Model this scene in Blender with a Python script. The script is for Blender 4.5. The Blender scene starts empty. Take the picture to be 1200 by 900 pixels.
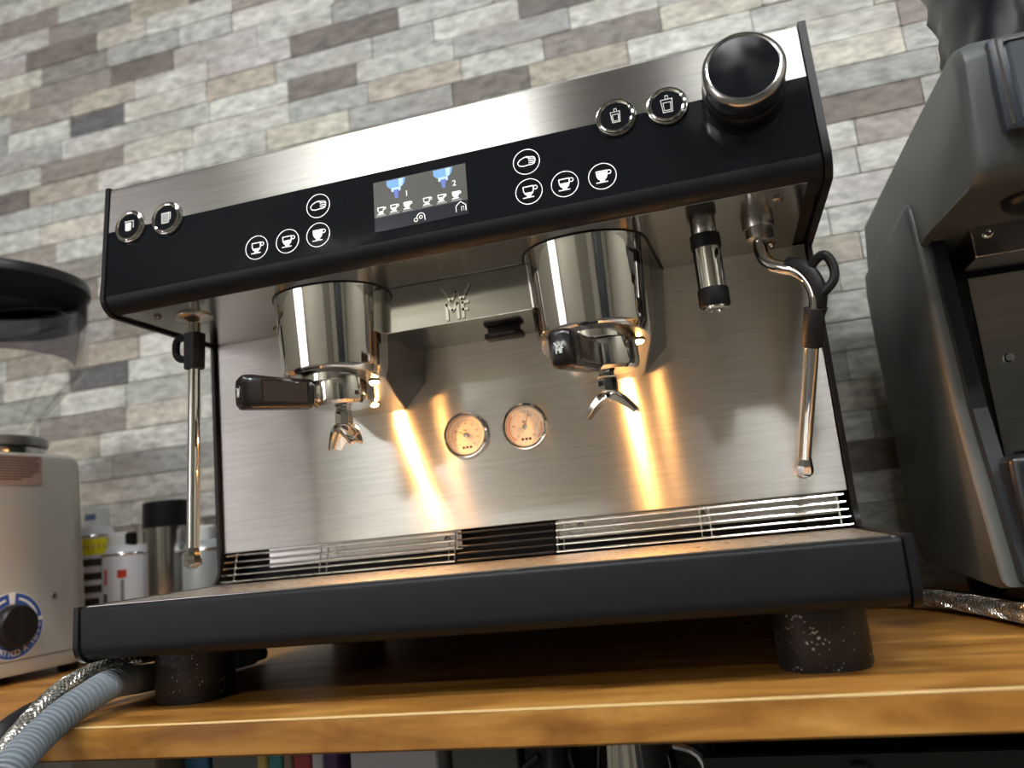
import bpy, bmesh, math, random
from mathutils import Vector, Matrix, noise

random.seed(7)
S = bpy.context.scene
COL = S.collection
PI = math.pi

# ------------------------------------------------------------------ camera, world, exposure
cam_d = bpy.data.cameras.new('camera')
cam = bpy.data.objects.new('camera', cam_d)
COL.objects.link(cam)
yaw, pitch, roll = 0.2489, 0.1791, 0.1011
cy_, sy_ = math.cos(yaw), math.sin(yaw)
cp_, sp_ = math.cos(pitch), math.sin(pitch)
cr_, sr_ = math.cos(roll), math.sin(roll)
Rm = (Matrix(((cy_, -sy_, 0), (sy_, cy_, 0), (0, 0, 1)))
      @ Matrix(((1, 0, 0), (0, cp_, -sp_), (0, sp_, cp_)))
      @ Matrix(((cr_, 0, sr_), (0, 1, 0), (-sr_, 0, cr_))))
right, fwd, up = Rm.col[0], Rm.col[1], Rm.col[2]
CAM_LOC = Vector((0.5948, -0.6266, 0.1341))
FPX = 923.93
cam.matrix_world = Matrix(((right.x, up.x, -fwd.x, CAM_LOC.x),
                           (right.y, up.y, -fwd.y, CAM_LOC.y),
                           (right.z, up.z, -fwd.z, CAM_LOC.z),
                           (0, 0, 0, 1)))
cam_d.sensor_width = 36.0
cam_d.lens = FPX / 1200 * 36.0
cam_d.clip_start = 0.02
cam_d.dof.use_dof = True
cam_d.dof.focus_distance = 0.74
cam_d.dof.aperture_fstop = 3.7
S.camera = cam

world = bpy.data.worlds.new('world')
S.world = world
world.use_nodes = True
world.node_tree.nodes['Background'].inputs[0].default_value = (0.75, 0.82, 1.0, 1)
world.node_tree.nodes['Background'].inputs[1].default_value = 0.6

S.view_settings.view_transform = 'Standard'
S.view_settings.look = 'None'
S.view_settings.exposure = 0.0
S.view_settings.gamma = 1.0
S.view_settings.use_curve_mapping = False

LAMP_L = 88.0          # radiance of the ceiling panels
WINDOW_L = 2.4         # radiance of the daylit window
BULB_L = 5000.0         # radiance of the warm lamps under the groups

# ------------------------------------------------------------------ colour + materials
def srgb(r, g, b):
    f = lambda c: (c / 255 / 12.92) if c / 255 <= 0.04045 else ((c / 255 + 0.055) / 1.055) ** 2.4
    return (f(r), f(g), f(b), 1.0)

MATS = {}
def mat(name, color=(0.8, 0.8, 0.8, 1), rough=0.5, metal=0.0, spec=0.5, emit=None, estr=0.0, coat=0.0,
        aniso=0.0, tangent=None, bump=None, vary=None, trans=0.0, ior=1.45):
    m = bpy.data.materials.new(name); m.use_nodes = True
    nt = m.node_tree; b = nt.nodes['Principled BSDF']
    b.inputs['Base Color'].default_value = color
    b.inputs['Roughness'].default_value = rough
    b.inputs['Metallic'].default_value = metal
    b.inputs['Specular IOR Level'].default_value = spec
    b.inputs['Coat Weight'].default_value = coat
    b.inputs['Coat Roughness'].default_value = 0.05
    b.inputs['Transmission Weight'].default_value = trans
    b.inputs['IOR'].default_value = ior
    if emit:
        b.inputs['Emission Color'].default_value = emit
        b.inputs['Emission Strength'].default_value = estr
    if aniso:
        b.inputs['Anisotropic'].default_value = aniso
        if tangent:
            c = nt.nodes.new('ShaderNodeCombineXYZ')
            for i in range(3): c.inputs[i].default_value = tangent[i]
            nt.links.new(c.outputs[0], b.inputs['Tangent'])
    if bump or vary:
        g = nt.nodes.new('ShaderNodeNewGeometry')
        mp = nt.nodes.new('ShaderNodeMapping')
        nt.links.new(g.outputs['Position'], mp.inputs['Vector'])
        n = nt.nodes.new('ShaderNodeTexNoise')
        nt.links.new(mp.outputs[0], n.inputs['Vector'])
        n.inputs['Detail'].default_value = 4
    if bump:   # (scale xyz, strength, distance)
        mp.inputs['Scale'].default_value = bump[0]
        n.inputs['Scale'].default_value = 1.0
        bp = nt.nodes.new('ShaderNodeBump')
        bp.inputs['Strength'].default_value = bump[1]
        bp.inputs['Distance'].default_value = bump[2]
        nt.links.new(n.outputs['Fac'], bp.inputs['Height'])
        nt.links.new(bp.outputs[0], b.inputs['Normal'])
    if vary:   # (noise scale, rough_lo, rough_hi)
        n2 = nt.nodes.new('ShaderNodeTexNoise'); n2.inputs['Scale'].default_value = vary[0]
        n2.inputs['Detail'].default_value = 5
        nt.links.new(g.outputs['Position'], n2.inputs['Vector'])
        mr = nt.nodes.new('ShaderNodeMapRange')
        mr.inputs[1].default_value = 0.35; mr.inputs[2].default_value = 0.7
        mr.inputs[3].default_value = vary[1]; mr.inputs[4].default_value = vary[2]
        nt.links.new(n2.outputs['Fac'], mr.inputs[0])
        nt.links.new(mr.outputs[0], b.inputs['Roughness'])
    MATS[name] = m
    return m

STEEL = (0.51, 0.50, 0.465, 1)
mat('brushed_steel', STEEL, 0.36, 1.0, aniso=1.0, tangent=(0, 0, 1), bump=((3, 3, 900), 0.06, 0.0005), vary=(9, 0.33, 0.39))
mat('brushed_under', STEEL, 0.17, 1.0, aniso=0.7, tangent=(0, 1, 0), vary=(12, 0.15, 0.20))
mat('satin_steel', (0.52, 0.51, 0.49, 1), 0.22, 1.0)
mat('tray_steel', (0.55, 0.53, 0.49, 1), 0.34, 1.0, vary=(120, 0.26, 0.44))
mat('plate_steel', (0.42, 0.41, 0.38, 1), 0.13, 1.0)
mat('chrome_group', (0.74, 0.72, 0.69, 1), 0.05, 1.0, bump=((330, 330, 5), 0.05, 0.0004))
mat('housing_metal', (0.20, 0.195, 0.19, 1), 0.16, 1.0)
mat('chrome', (0.74, 0.72, 0.69, 1), 0.045, 1.0)
mat('rod_chrome', (0.8, 0.78, 0.74, 1), 0.14, 1.0)
mat('dark_chrome', (0.30, 0.29, 0.28, 1), 0.16, 1.0)
mat('knob_metal', (0.55, 0.54, 0.54, 1), 0.20, 1.0)
mat('black_glass', (0.006, 0.007, 0.009, 1), 0.06, 0, spec=0.5, vary=(30, 0.03, 0.13))
mat('black_plastic', (0.009, 0.009, 0.010, 1), 0.38, spec=0.35)
mat('black_matte', (0.010, 0.0108, 0.013, 1), 0.48, spec=0.28, vary=(60, 0.42, 0.56))
mat('black_flat', (0.006, 0.006, 0.006, 1), 0.8)  # dull near-black for the inner frames and the grinder seam
mat('grip_rubber', (0.010, 0.0095, 0.010, 1), 0.5, spec=0.3)
mat('icon_white', (0.85, 0.82, 0.84, 1), 0.4, emit=(1.0, 0.94, 0.97, 1), estr=0.6)
mat('print_white', (0.75, 0.75, 0.72, 1), 0.5)
mat('print_grey', (0.35, 0.35, 0.35, 1), 0.5)
mat('handle_black', (0.012, 0.010, 0.010, 1), 0.22)
mat('handle_brown', (0.016, 0.009, 0.006, 1), 0.14, coat=0.3)
mat('dial_cream', srgb(228, 214, 196), 0.5)
mat('dial_ink', (0.02, 0.018, 0.015, 1), 0.5)
mat('dial_red', srgb(190, 90, 60), 0.5)
mat('lamp_glow', (1, 0.8, 0.5, 1), 0.5, emit=(1.0, 0.46, 0.13, 1), estr=BULB_L)
mat('lamp_dim', (1, 0.8, 0.5, 1), 0.5, emit=(1.0, 0.46, 0.13, 1), estr=BULB_L * .14)
mat('panel_glow', (1, 1, 1, 1), 0.5, emit=(0.985, 1.0, 0.99, 1), estr=LAMP_L)
mat('window_glow', (0.8, 0.8, 0.85, 1), 0.5, emit=(1.0, 0.92, 0.98, 1), estr=WINDOW_L)
mat('white_paint', (0.78, 0.78, 0.76, 1), 0.5)
mat('room_paint', srgb(146, 142, 128), 0.8)
mat('ceiling_paint', srgb(150, 150, 148), 0.85)
mat('floor_tile', srgb(74, 70, 66), 0.45)
mat('door_wood', srgb(104, 100, 88), 0.5)
mat('dark_panel', srgb(52, 56, 58), 0.5)
mat('mortar', srgb(150, 146, 138), 0.9)
mat('hammered_grey', srgb(172, 171, 166), 0.36, 0.35, bump=((420, 420, 420), 0.30, 0.002))
mat('grinder_grey', srgb(140, 140, 134), 0.45, 0.3)
mat('grey_ring', (0.25, 0.25, 0.25, 1), 0.35, 0.8)
mat('label_brown', srgb(150, 128, 120), 0.5)
mat('ink_brown', srgb(70, 55, 52), 0.6)
mat('dial_blue', srgb(40, 74, 140), 0.45)
mat('dial_paper', srgb(210, 205, 200), 0.5)
mat('machine_grey', srgb(82, 86, 85), 0.42, bump=((900, 900, 900), 0.12, 0.0008))
mat('machine_black', srgb(24, 26, 31), 0.33)
mat('machine_front', srgb(50, 54, 61), 0.36)
mat('machine_screen', srgb(72, 76, 82), 0.25)
mat('bag_plastic', (0.009, 0.011, 0.015, 1), 0.30, spec=0.45)
mat('braid_core', (0.45, 0.43, 0.40, 1), 0.35, 0.9)
mat('braid_wire', (0.78, 0.76, 0.72, 1), 0.22, 1.0)
mat('hose_grey', srgb(122, 131, 139), 0.45)
mat('can_white', srgb(214, 216, 222), 0.35)
mat('can_yellow', srgb(236, 222, 20), 0.4)
mat('can_dark', srgb(50, 44, 46), 0.4)
mat('can_red', srgb(196, 60, 38), 0.4)
mat('can_orange', srgb(228, 130, 40), 0.4)
mat('can_blue', srgb(96, 110, 150), 0.4)
mat('can_tin', srgb(176, 182, 184), 0.3, 0.4)
mat('cap_white', srgb(226, 228, 228), 0.4)
mat('box_white', srgb(215, 214, 220), 0.6)
mat('box_teal', srgb(70, 150, 150), 0.6)
mat('box_red', srgb(176, 70, 70), 0.6)
mat('box_purple', srgb(90, 60, 110), 0.6)
mat('box_blue', srgb(60, 120, 160), 0.6)
mat('box_yellow', srgb(200, 180, 90), 0.6)
mat('box_beige', srgb(150, 138, 118), 0.7)
mat('box_grey', srgb(120, 120, 118), 0.6)
mat('crate_dark', srgb(38, 40, 38), 0.6)
mat('screen_upper', srgb(40, 40, 40), 0.25, emit=srgb(92, 90, 84), estr=0.8)
mat('screen_lower', srgb(14, 15, 19), 0.2, emit=srgb(38, 40, 48), estr=0.7)
mat('screen_blue', srgb(80, 120, 170), 0.3, emit=srgb(110, 155, 205), estr=0.8)
mat('screen_pale', srgb(150, 180, 200), 0.3, emit=srgb(165, 195, 220), estr=0.8)
mat('screen_violet', srgb(80, 90, 150), 0.3, emit=srgb(86, 104, 165), estr=0.8)
mat('screen_white', srgb(210, 210, 205), 0.3, emit=srgb(225, 222, 212), estr=0.8)

def add_brush(m, scale, lo, hi):
    nt = MATS[m].node_tree; b = nt.nodes['Principled BSDF']; L = nt.links.new
    g = nt.nodes.new('ShaderNodeNewGeometry'); mp = nt.nodes.new('ShaderNodeMapping'); mp.inputs['Scale'].default_value = scale
    L(g.outputs['Position'], mp.inputs['Vector'])
    n = nt.nodes.new('ShaderNodeTexNoise'); n.inputs['Scale'].default_value = 1.0; n.inputs['Detail'].default_value = 6; n.inputs['Roughness'].default_value = .7
    L(mp.outputs[0], n.inputs['Vector'])
    mr = nt.nodes.new('ShaderNodeMapRange'); mr.inputs[1].default_value = .3; mr.inputs[2].default_value = .7; mr.inputs[3].default_value = lo; mr.inputs[4].default_value = hi
    L(n.outputs['Fac'], mr.inputs[0])
    hs = nt.nodes.new('ShaderNodeHueSaturation'); hs.inputs['Color'].default_value = b.inputs['Base Color'].default_value
    L(mr.outputs[0], hs.inputs['Value']); L(hs.outputs[0], b.inputs['Base Color'])
add_brush('brushed_steel', (14, 14, 260), .86, 1.10)
add_brush('brushed_under', (10, 160, 10), .90, 1.06)
add_brush('tray_steel', (60, 220, 60), .7, 1.15)

def hopper_material():
    m = bpy.data.materials.new('clear_plastic'); m.use_nodes = True
    nt = m.node_tree; nt.nodes.clear()
    o = nt.nodes.new('ShaderNodeOutputMaterial')
    t = nt.nodes.new('ShaderNodeBsdfTransparent'); t.inputs[0].default_value = (0.955, 0.95, 0.94, 1)
    g = nt.nodes.new('ShaderNodeBsdfGlossy'); g.inputs['Roughness'].default_value = 0.08
    f = nt.nodes.new('ShaderNodeLayerWeight'); f.inputs[0].default_value = 0.10
    x = nt.nodes.new('ShaderNodeMixShader')
    hm = nt.nodes.new('ShaderNodeMath'); hm.operation = 'MULTIPLY'; hm.inputs[1].default_value = 0.4
    nt.links.new(f.outputs['Fresnel'], hm.inputs[0]); nt.links.new(hm.outputs[0], x.inputs[0]); nt.links.new(t.outputs[0], x.inputs[1])
    nt.links.new(g.outputs[0], x.inputs[2]); nt.links.new(x.outputs[0], o.inputs[0])
    MATS['clear_plastic'] = m
    m2 = m.copy(); m2.name = 'smoke_plastic'; MATS['smoke_plastic'] = m2
    for n in m2.node_tree.nodes:
        if n.type == 'BSDF_TRANSPARENT': n.inputs[0].default_value = (0.62, 0.61, 0.64, 1)
    m3 = m.copy(); m3.name = 'lid_plastic'; MATS['lid_plastic'] = m3
    for n in m3.node_tree.nodes:
        if n.type == 'BSDF_TRANSPARENT': n.inputs[0].default_value = (0.30, 0.32, 0.36, 1)
hopper_material()

def brick_material(name, src):
    m = bpy.data.materials.new(name); m.use_nodes = True
    nt = m.node_tree; b = nt.nodes['Principled BSDF']; L = nt.links.new
    if src == 'object':
        s = nt.nodes.new('ShaderNodeObjectInfo'); colr = s.outputs['Color']
    else:
        s = nt.nodes.new('ShaderNodeAttribute'); s.attribute_name = 'tint'; colr = s.outputs['Color']
    g = nt.nodes.new('ShaderNodeNewGeometry')
    n1 = nt.nodes.new('ShaderNodeTexNoise'); n1.inputs['Scale'].default_value = 52; n1.inputs['Detail'].default_value = 6
    n1.inputs['Roughness'].default_value = 0.65
    n2 = nt.nodes.new('ShaderNodeTexNoise'); n2.inputs['Scale'].default_value = 9; n2.inputs['Detail'].default_value = 3
    mp = nt.nodes.new('ShaderNodeMapping'); mp.inputs['Scale'].default_value = (0.6, 1, 1.5)
    L(g.outputs['Position'], mp.inputs['Vector']); L(mp.outputs[0], n1.inputs['Vector']); L(mp.outputs[0], n2.inputs['Vector'])
    r1 = nt.nodes.new('ShaderNodeMapRange'); r1.inputs[1].default_value = 0.32; r1.inputs[2].default_value = 0.68
    r1.inputs[3].default_value = 0.50; r1.inputs[4].default_value = 1.18
    L(n1.outputs['Fac'], r1.inputs[0])
    hs = nt.nodes.new('ShaderNodeHueSaturation'); L(colr, hs.inputs['Color']); L(r1.outputs[0], hs.inputs['Value'])
    mx = nt.nodes.new('ShaderNodeMix'); mx.data_type = 'RGBA'
    r2 = nt.nodes.new('ShaderNodeMapRange'); r2.inputs[1].default_value = 0.50; r2.inputs[2].default_value = 0.68
    r2.inputs[4].default_value = 0.38
    L(n2.outputs['Fac'], r2.inputs[0]); L(r2.outputs[0], mx.inputs[0])
    L(hs.outputs[0], mx.inputs[6]); mx.inputs[7].default_value = srgb(150, 138, 130)
    L(mx.outputs[2], b.inputs['Base Color'])
    b.inputs['Roughness'].default_value = 0.85
    bp = nt.nodes.new('ShaderNodeBump'); bp.inputs['Strength'].default_value = 0.35; bp.inputs['Distance'].default_value = 0.003
    L(n1.outputs['Fac'], bp.inputs['Height']); L(bp.outputs[0], b.inputs['Normal'])
    MATS[name] = m
brick_material('brick_object', 'object')
brick_material('brick_attr', 'attr')

def wood_material():
    m = bpy.data.materials.new('counter_wood'); m.use_nodes = True
    nt = m.node_tree; b = nt.nodes['Principled BSDF']; L = nt.links.new
    g = nt.nodes.new('ShaderNodeNewGeometry')
    mp = nt.nodes.new('ShaderNodeMapping'); mp.inputs['Scale'].default_value = (2.4, 13, 13)
    L(g.outputs['Position'], mp.inputs['Vector'])
    n1 = nt.nodes.new('ShaderNodeTexNoise'); n1.inputs['Scale'].default_value = 2.6; n1.inputs['Detail'].default_value = 7
    n1.inputs['Roughness'].default_value = 0.6; n1.inputs['Distortion'].default_value = 0.6
    L(mp.outputs[0], n1.inputs['Vector'])
    cr = nt.nodes.new('ShaderNodeValToRGB')
    e = cr.color_ramp.elements
    e[0].position = 0.30; e[0].color = srgb(112, 70, 28)
    e[1].position = 0.72; e[1].color = srgb(196, 146, 74)
    k = e.new(0.5); k.color = srgb(160, 110, 48)
    L(n1.outputs['Fac'], cr.inputs[0])
    n2 = nt.nodes.new('ShaderNodeTexNoise'); n2.inputs['Scale'].default_value = 22; n2.inputs['Detail'].default_value = 5
    L(g.outputs['Position'], n2.inputs['Vector'])
    r = nt.nodes.new('ShaderNodeMapRange'); r.inputs[1].default_value = 0.55; r.inputs[2].default_value = 0.72
    r.inputs[4].default_value = 0.55
    L(n2.outputs['Fac'], r.inputs[0])
    mx = nt.nodes.new('ShaderNodeMix'); mx.data_type = 'RGBA'
    L(r.outputs[0], mx.inputs[0]); L(cr.outputs[0], mx.inputs[6]); mx.inputs[7].default_value = srgb(120, 72, 26)
    L(mx.outputs[2], b.inputs['Base Color'])
    b.inputs['Roughness'].default_value = 0.36
    bp = nt.nodes.new('ShaderNodeBump'); bp.inputs['Strength'].default_value = 0.15; bp.inputs['Distance'].default_value = 0.001
    L(n1.outputs['Fac'], bp.inputs['Height']); L(bp.outputs[0], b.inputs['Normal'])
    MATS['counter_wood'] = m
    # worn lip of the same board: paler bare timber where the stain has rubbed off
    mat('worn_wood', srgb(222, 188, 130), 0.5)
wood_material()

def speckle_material():
    m = bpy.data.materials.new('foot_speckled'); m.use_nodes = True
    nt = m.node_tree; b = nt.nodes['Principled BSDF']; L = nt.links.new
    g = nt.nodes.new('ShaderNodeNewGeometry')
    v = nt.nodes.new('ShaderNodeTexVoronoi'); v.inputs['Scale'].default_value = 300
    L(g.outputs['Position'], v.inputs['Vector'])
    lt = nt.nodes.new('ShaderNodeMath'); lt.operation = 'LESS_THAN'
    n = nt.nodes.new('ShaderNodeTexNoise'); n.inputs['Scale'].default_value = 60
    L(g.outputs['Position'], n.inputs['Vector'])
    mr = nt.nodes.new('ShaderNodeMapRange'); mr.inputs[1].default_value = 0.40; mr.inputs[2].default_value = 0.70
    mr.inputs[3].default_value = 0.0; mr.inputs[4].default_value = 0.33
    L(n.outputs['Fac'], mr.inputs[0]); L(v.outputs['Distance'], lt.inputs[0]); L(mr.outputs[0], lt.inputs[1])
    mx = nt.nodes.new('ShaderNodeMix'); mx.data_type = 'RGBA'
    L(lt.outputs[0], mx.inputs[0]); mx.inputs[6].default_value = (0.012, 0.012, 0.013, 1); mx.inputs[7].default_value = (0.5, 0.5, 0.5, 1)
    L(mx.outputs[2], b.inputs['Base Color']); b.inputs['Roughness'].default_value = 0.5
    MATS['foot_speckled'] = m
speckle_material()

# ------------------------------------------------------------------ mesh helpers
class MB:
    def __init__(s): s.v = []; s.f = []
    def add(s, vs, fs):
        o = len(s.v); s.v += [Vector(p) for p in vs]; s.f += [tuple(i + o for i in f) for f in fs]; return s
    def box(s, x0, x1, y0, y1, z0, z1):
        return s.add([(x0, y0, z0), (x1, y0, z0), (x1, y1, z0), (x0, y1, z0), (x0, y0, z1), (x1, y0, z1), (x1, y1, z1), (x0, y1, z1)],
                     [(0, 3, 2, 1), (4, 5, 6, 7), (0, 1, 5, 4), (1, 2, 6, 5), (2, 3, 7, 6), (3, 0, 4, 7)])
    def rbox(s, x0, x1, y0, y1, z0, z1, r, seg=2):
        bm = bmesh.new()
        bmesh.ops.create_cube(bm, size=1)
        for v in bm.verts:
            v.co = Vector((x0 + (v.co.x + .5) * (x1 - x0), y0 + (v.co.y + .5) * (y1 - y0), z0 + (v.co.z + .5) * (z1 - z0)))
        bmesh.ops.bevel(bm, geom=list(bm.edges), offset=r, segments=seg, profile=0.5, affect='EDGES')
        bm.verts.index_update()
        s.add([v.co.copy() for v in bm.verts], [tuple(v.index for v in f.verts) for f in bm.faces]); bm.free(); return s
    def extrude(s, poly, axis, a, b):
        """poly in the two other axes (cyclic order), extruded along axis 'x','y','z' from a to b, capped"""
        n = len(poly)
        def P(p, t):
            return {'x': (t, p[0], p[1]), 'y': (p[0], t, p[1]), 'z': (p[0], p[1], t)}[axis]
        vs = [P(p, a) for p in poly] + [P(p, b) for p in poly]
        fs = [(i, (i + 1) % n, (i + 1) % n + n, i + n) for i in range(n)] + [tuple(range(n - 1, -1, -1)), tuple(range(n, 2 * n))]
        return s.add(vs, fs)
    def loft(s, rings, cap0=True, cap1=True, closed=True):
        n = len(rings[0]); vs = [p for r in rings for p in r]; fs = []
        for k in range(len(rings) - 1):
            for i in range(n if closed else n - 1):
                j = (i + 1) % n
                fs.append((k * n + i, k * n + j, (k + 1) * n + j, (k + 1) * n + i))
        if cap0: fs.append(tuple(range(n - 1, -1, -1)))
        if cap1: fs.append(tuple(range((len(rings) - 1) * n, len(rings) * n)))
        return s.add(vs, fs)
    def lathe(s, prof, origin=(0, 0, 0), ax=(0, 0, 1), seg=32, cap0=True, cap1=True):
        a = Vector(ax).normalized(); o = Vector(origin)
        t = Vector((1, 0, 0)) if abs(a.x) < 0.9 else Vector((0, 1, 0))
        u = a.cross(t).normalized(); w = a.cross(u)
        rings = [[o + a * h + (u * math.cos(2 * PI * i / seg) + w * math.sin(2 * PI * i / seg)) * max(r, 1e-5) for i in range(seg)] for r, h in prof]
        return s.loft(rings, cap0, cap1)
    def tube(s, path, rad, seg=12, cap=True, flat=None):
        P = [Vector(p) for p in path]; n = len(P)
        if not hasattr(rad, '__len__'): rad = [rad] * n
        T = [((P[min(i + 1, n - 1)] - P[max(i - 1, 0)]).normalized()) for i in range(n)]
        ref = Vector((0, 0, 1)) if abs(T[0].z) < 0.9 else Vector((1, 0, 0))
        u = T[0].cross(ref).normalized(); rings = []
        for i in range(n):
            u = (u - T[i] * u.dot(T[i])).normalized(); w = T[i].cross(u)
            rings.append([P[i] + (u * math.cos(2 * PI * k / seg) + w * math.sin(2 * PI * k / seg) * (flat or 1)) * rad[i] for k in range(seg)])
        return s.loft(rings, cap, cap)
    def xf(s, M, start=0):
        for i in range(start, len(s.v)): s.v[i] = M @ s.v[i]
        return s
    def mesh(s, name, m, smooth=35):
        me = bpy.data.meshes.new(name); me.from_pydata([tuple(v) for v in s.v], [], s.f)
        bm = bmesh.new(); bm.from_mesh(me); bmesh.ops.recalc_face_normals(bm, faces=bm.faces); bm.to_mesh(me); bm.free()
        me.materials.append(MATS[m])
        if smooth:
            for p in me.polygons: p.use_smooth = True
            me.set_sharp_from_angle(angle=math.radians(smooth))
        return me
    def obj(s, name, m, parent=None, smooth=35, label=None):
        o = bpy.data.objects.new(name, s.mesh(name, m, smooth)); COL.objects.link(o)
        if parent: o.parent = parent
        if label: o['label'] = label
        return o

def smooth_path(pts, n=6):
    P = [Vector(p) for p in pts]; out = []
    for i in range(len(P) - 1):
        p0, p1, p2, p3 = P[max(i - 1, 0)], P[i], P[i + 1], P[min(i + 2, len(P) - 1)]
        for k in range(n):
            t = k / n
            out.append(0.5 * ((2 * p1) + (p2 - p0) * t + (2 * p0 - 5 * p1 + 4 * p2 - p3) * t * t + (3 * p1 - p0 - 3 * p2 + p3) * t ** 3))
    out.append(P[-1]); return out

class Plane:
    """a flat frame for printed marks: U right, V up, N out of the surface"""
    def __init__(s, o, U, V):
        s.o = Vector(o); s.U = Vector(U).normalized(); s.V = Vector(V).normalized(); s.N = s.U.cross(s.V)
    def p(s, u, v, h=0): return s.o + s.U * u + s.V * v + s.N * h
    def sub(s, u, v, h=0, rot=0):
        c, q = math.cos(rot), math.sin(rot)
        return Plane(s.p(u, v, h), s.U * c + s.V * q, s.V * c - s.U * q)

def slab(mb, pl, pts, h0, h1):
    n = len(pts)
    mb.add([pl.p(u, v, h0) for u, v in pts] + [pl.p(u, v, h1) for u, v in pts],
           [(i, (i + 1) % n, (i + 1) % n + n, i + n) for i in range(n)] + [tuple(range(n - 1, -1, -1)), tuple(range(n, 2 * n))])
def stroke(mb, pl, pts, w, h0, h1, closed=False):
    n = len(pts)
    for i in range(n if closed else n - 1):
        a = Vector(pts[i]); b = Vector(pts[(i + 1) % n]); d = b - a
        if d.length < 1e-7: continue
        d.normalize(); q = Vector((-d.y, d.x)) * w / 2; e = d * w * 0.3
        slab(mb, pl, [tuple(a - e - q), tuple(b + e - q), tuple(b + e + q), tuple(a - e + q)], h0, h1)
def ring2d(mb, pl, r, w, h0, h1, seg=36, a0=0, a1=2 * PI):
    full = abs(a1 - a0) > 6.28
    for i in range(seg):
        t0 = a0 + (a1 - a0) * i / seg; t1 = a0 + (a1 - a0) * (i + 1) / seg
        pts = [((r - w / 2) * math.cos(t0), (r - w / 2) * math.sin(t0)), ((r + w / 2) * math.cos(t0), (r + w / 2) * math.sin(t0)),
               ((r + w / 2) * math.cos(t1), (r + w / 2) * math.sin(t1)), ((r - w / 2) * math.cos(t1), (r - w / 2) * math.sin(t1))]
        slab(mb, pl, pts, h0, h1)
def disc2d(mb, pl, r, h0, h1, seg=36):
    slab(mb, pl, [(r * math.cos(2 * PI * i / seg), r * math.sin(2 * PI * i / seg)) for i in range(seg)], h0, h1)
def rect(u0, u1, v0, v1): return [(u0, v0), (u1, v0), (u1, v1), (u0, v1)]

def text_obj(name, string, size, pl, m, parent, depth=0.0002):
    cu = bpy.data.curves.new(name, 'FONT'); cu.body = string; cu.size = size; cu.align_x = 'CENTER'; cu.align_y = 'CENTER'
    cu.extrude = depth / 2; cu.resolution_u = 3
    tmp = bpy.data.objects.new(name + '_tmp', cu); COL.objects.link(tmp)
    dg = bpy.context.evaluated_depsgraph_get()
    me = bpy.data.meshes.new_from_object(tmp.evaluated_get(dg))
    bpy.data.objects.remove(tmp); bpy.data.curves.remove(cu)
    M = Matrix.Identity(4)
    for i in range(3):
        M[i][0] = pl.U[i]; M[i][1] = pl.V[i]; M[i][2] = pl.N[i]; M[i][3] = pl.o[i]
    me.transform(M); me.materials.clear(); me.materials.append(MATS[m]); me.name = name
    if parent is None: return me
    o = bpy.data.objects.new(name, me); COL.objects.link(o); o.parent = parent
    return o

def empty(name, loc, label, cat, group=None, rotz=0):
    o = bpy.data.objects.new(name, None); COL.objects.link(o); o.location = loc; o.rotation_euler = (0, 0, rotz)
    o.empty_display_size = 0.02
    o['label'] = label; o['category'] = cat
    if group: o['group'] = group
    return o
def tag(o, label, cat, group=None):
    o['label'] = label; o['category'] = cat
    if group: o['group'] = group
    return o
def struct(o, label=None, cat=None):
    o['kind'] = 'structure'
    if label: o['label'] = label
    if cat: o['category'] = cat
    return o

# ------------------------------------------------------------------ the room
RX0, RX1, RY0, RY1, RZ0, RZ1 = -2.3, 3.2, -3.9, 0.60, -0.90, 1.96
o = MB().box(RX0, RX1, RY0, RY1 + .05, RZ0 - .05, RZ0).obj('floor', 'floor_tile', smooth=0); struct(o, 'dull brown tiled floor of the coffee corner', 'floor')
o = MB().box(RX0, RX1, RY0, RY1 + .05, RZ1, RZ1 + .05).obj('ceiling', 'ceiling_paint', smooth=0); struct(o, 'plain off-white ceiling above the coffee corner', 'ceiling')
wall_back = MB().box(RX0, RX1, RY1, RY1 + .05, RZ0, RZ1).obj('wall_back', 'mortar', smooth=0)
struct(wall_back, 'pale stone brick wall behind the espresso machine', 'wall')
o = MB().box(RX1, RX1 + .05, RY0, RY1 + .05, RZ0, RZ1).obj('wall_right', 'room_paint', smooth=0); struct(o, 'plain painted wall to the right of the counter', 'wall')
o = MB().box(RX0, RX1, RY0 - .05, RY0, RZ0, RZ1).obj('wall_front', 'room_paint', smooth=0); struct(o, 'plain painted wall facing the counter', 'wall')
mb = MB()
WY0, WY1, WZ0, WZ1 = -3.72, -2.15, -0.35, 1.35
mb.box(RX0 - .05, RX0, RY0, WY0, RZ0, RZ1); mb.box(RX0 - .05, RX0, WY1, RY1 + .05, RZ0, RZ1)
mb.box(RX0 - .05, RX0, WY0, WY1, RZ0, WZ0); mb.box(RX0 - .05, RX0, WY0, WY1, WZ1, RZ1)
o = mb.obj('wall_left', 'room_paint', smooth=0); struct(o, 'painted wall with a bright window on the left', 'wall')
win = bpy.data.objects.new('window_1', None); COL.objects.link(win); win.location = (RX0, (WY0 + WY1) / 2, WZ0)
struct(win, 'bright window in the left wall with white frame', 'window')
wl = Vector(win.location)
mb = MB()
for a in (WY0, (WY0 + WY1) / 2 - .03, WY1 - .06): mb.box(RX0 - .04, RX0 + .02, a, a + .06, WZ0, WZ1)
for a in (WZ0, WZ1 - .06): mb.box(RX0 - .04, RX0 + .02, WY0, WY1, a, a + .06)
mb.xf(Matrix.Translation(-wl)).obj('window_frame', 'white_paint', win, smooth=0)
for a in (WY0 + .06, (WY0 + WY1) / 2 + .03):
    MB().box(RX0 - .03, RX0 - .02, a, a + (WY1 - WY0) / 2 - .09, WZ0 + .06, WZ1 - .06).xf(Matrix.Translation(-wl)).obj('pane', 'window_glow', win, smooth=0)
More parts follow.
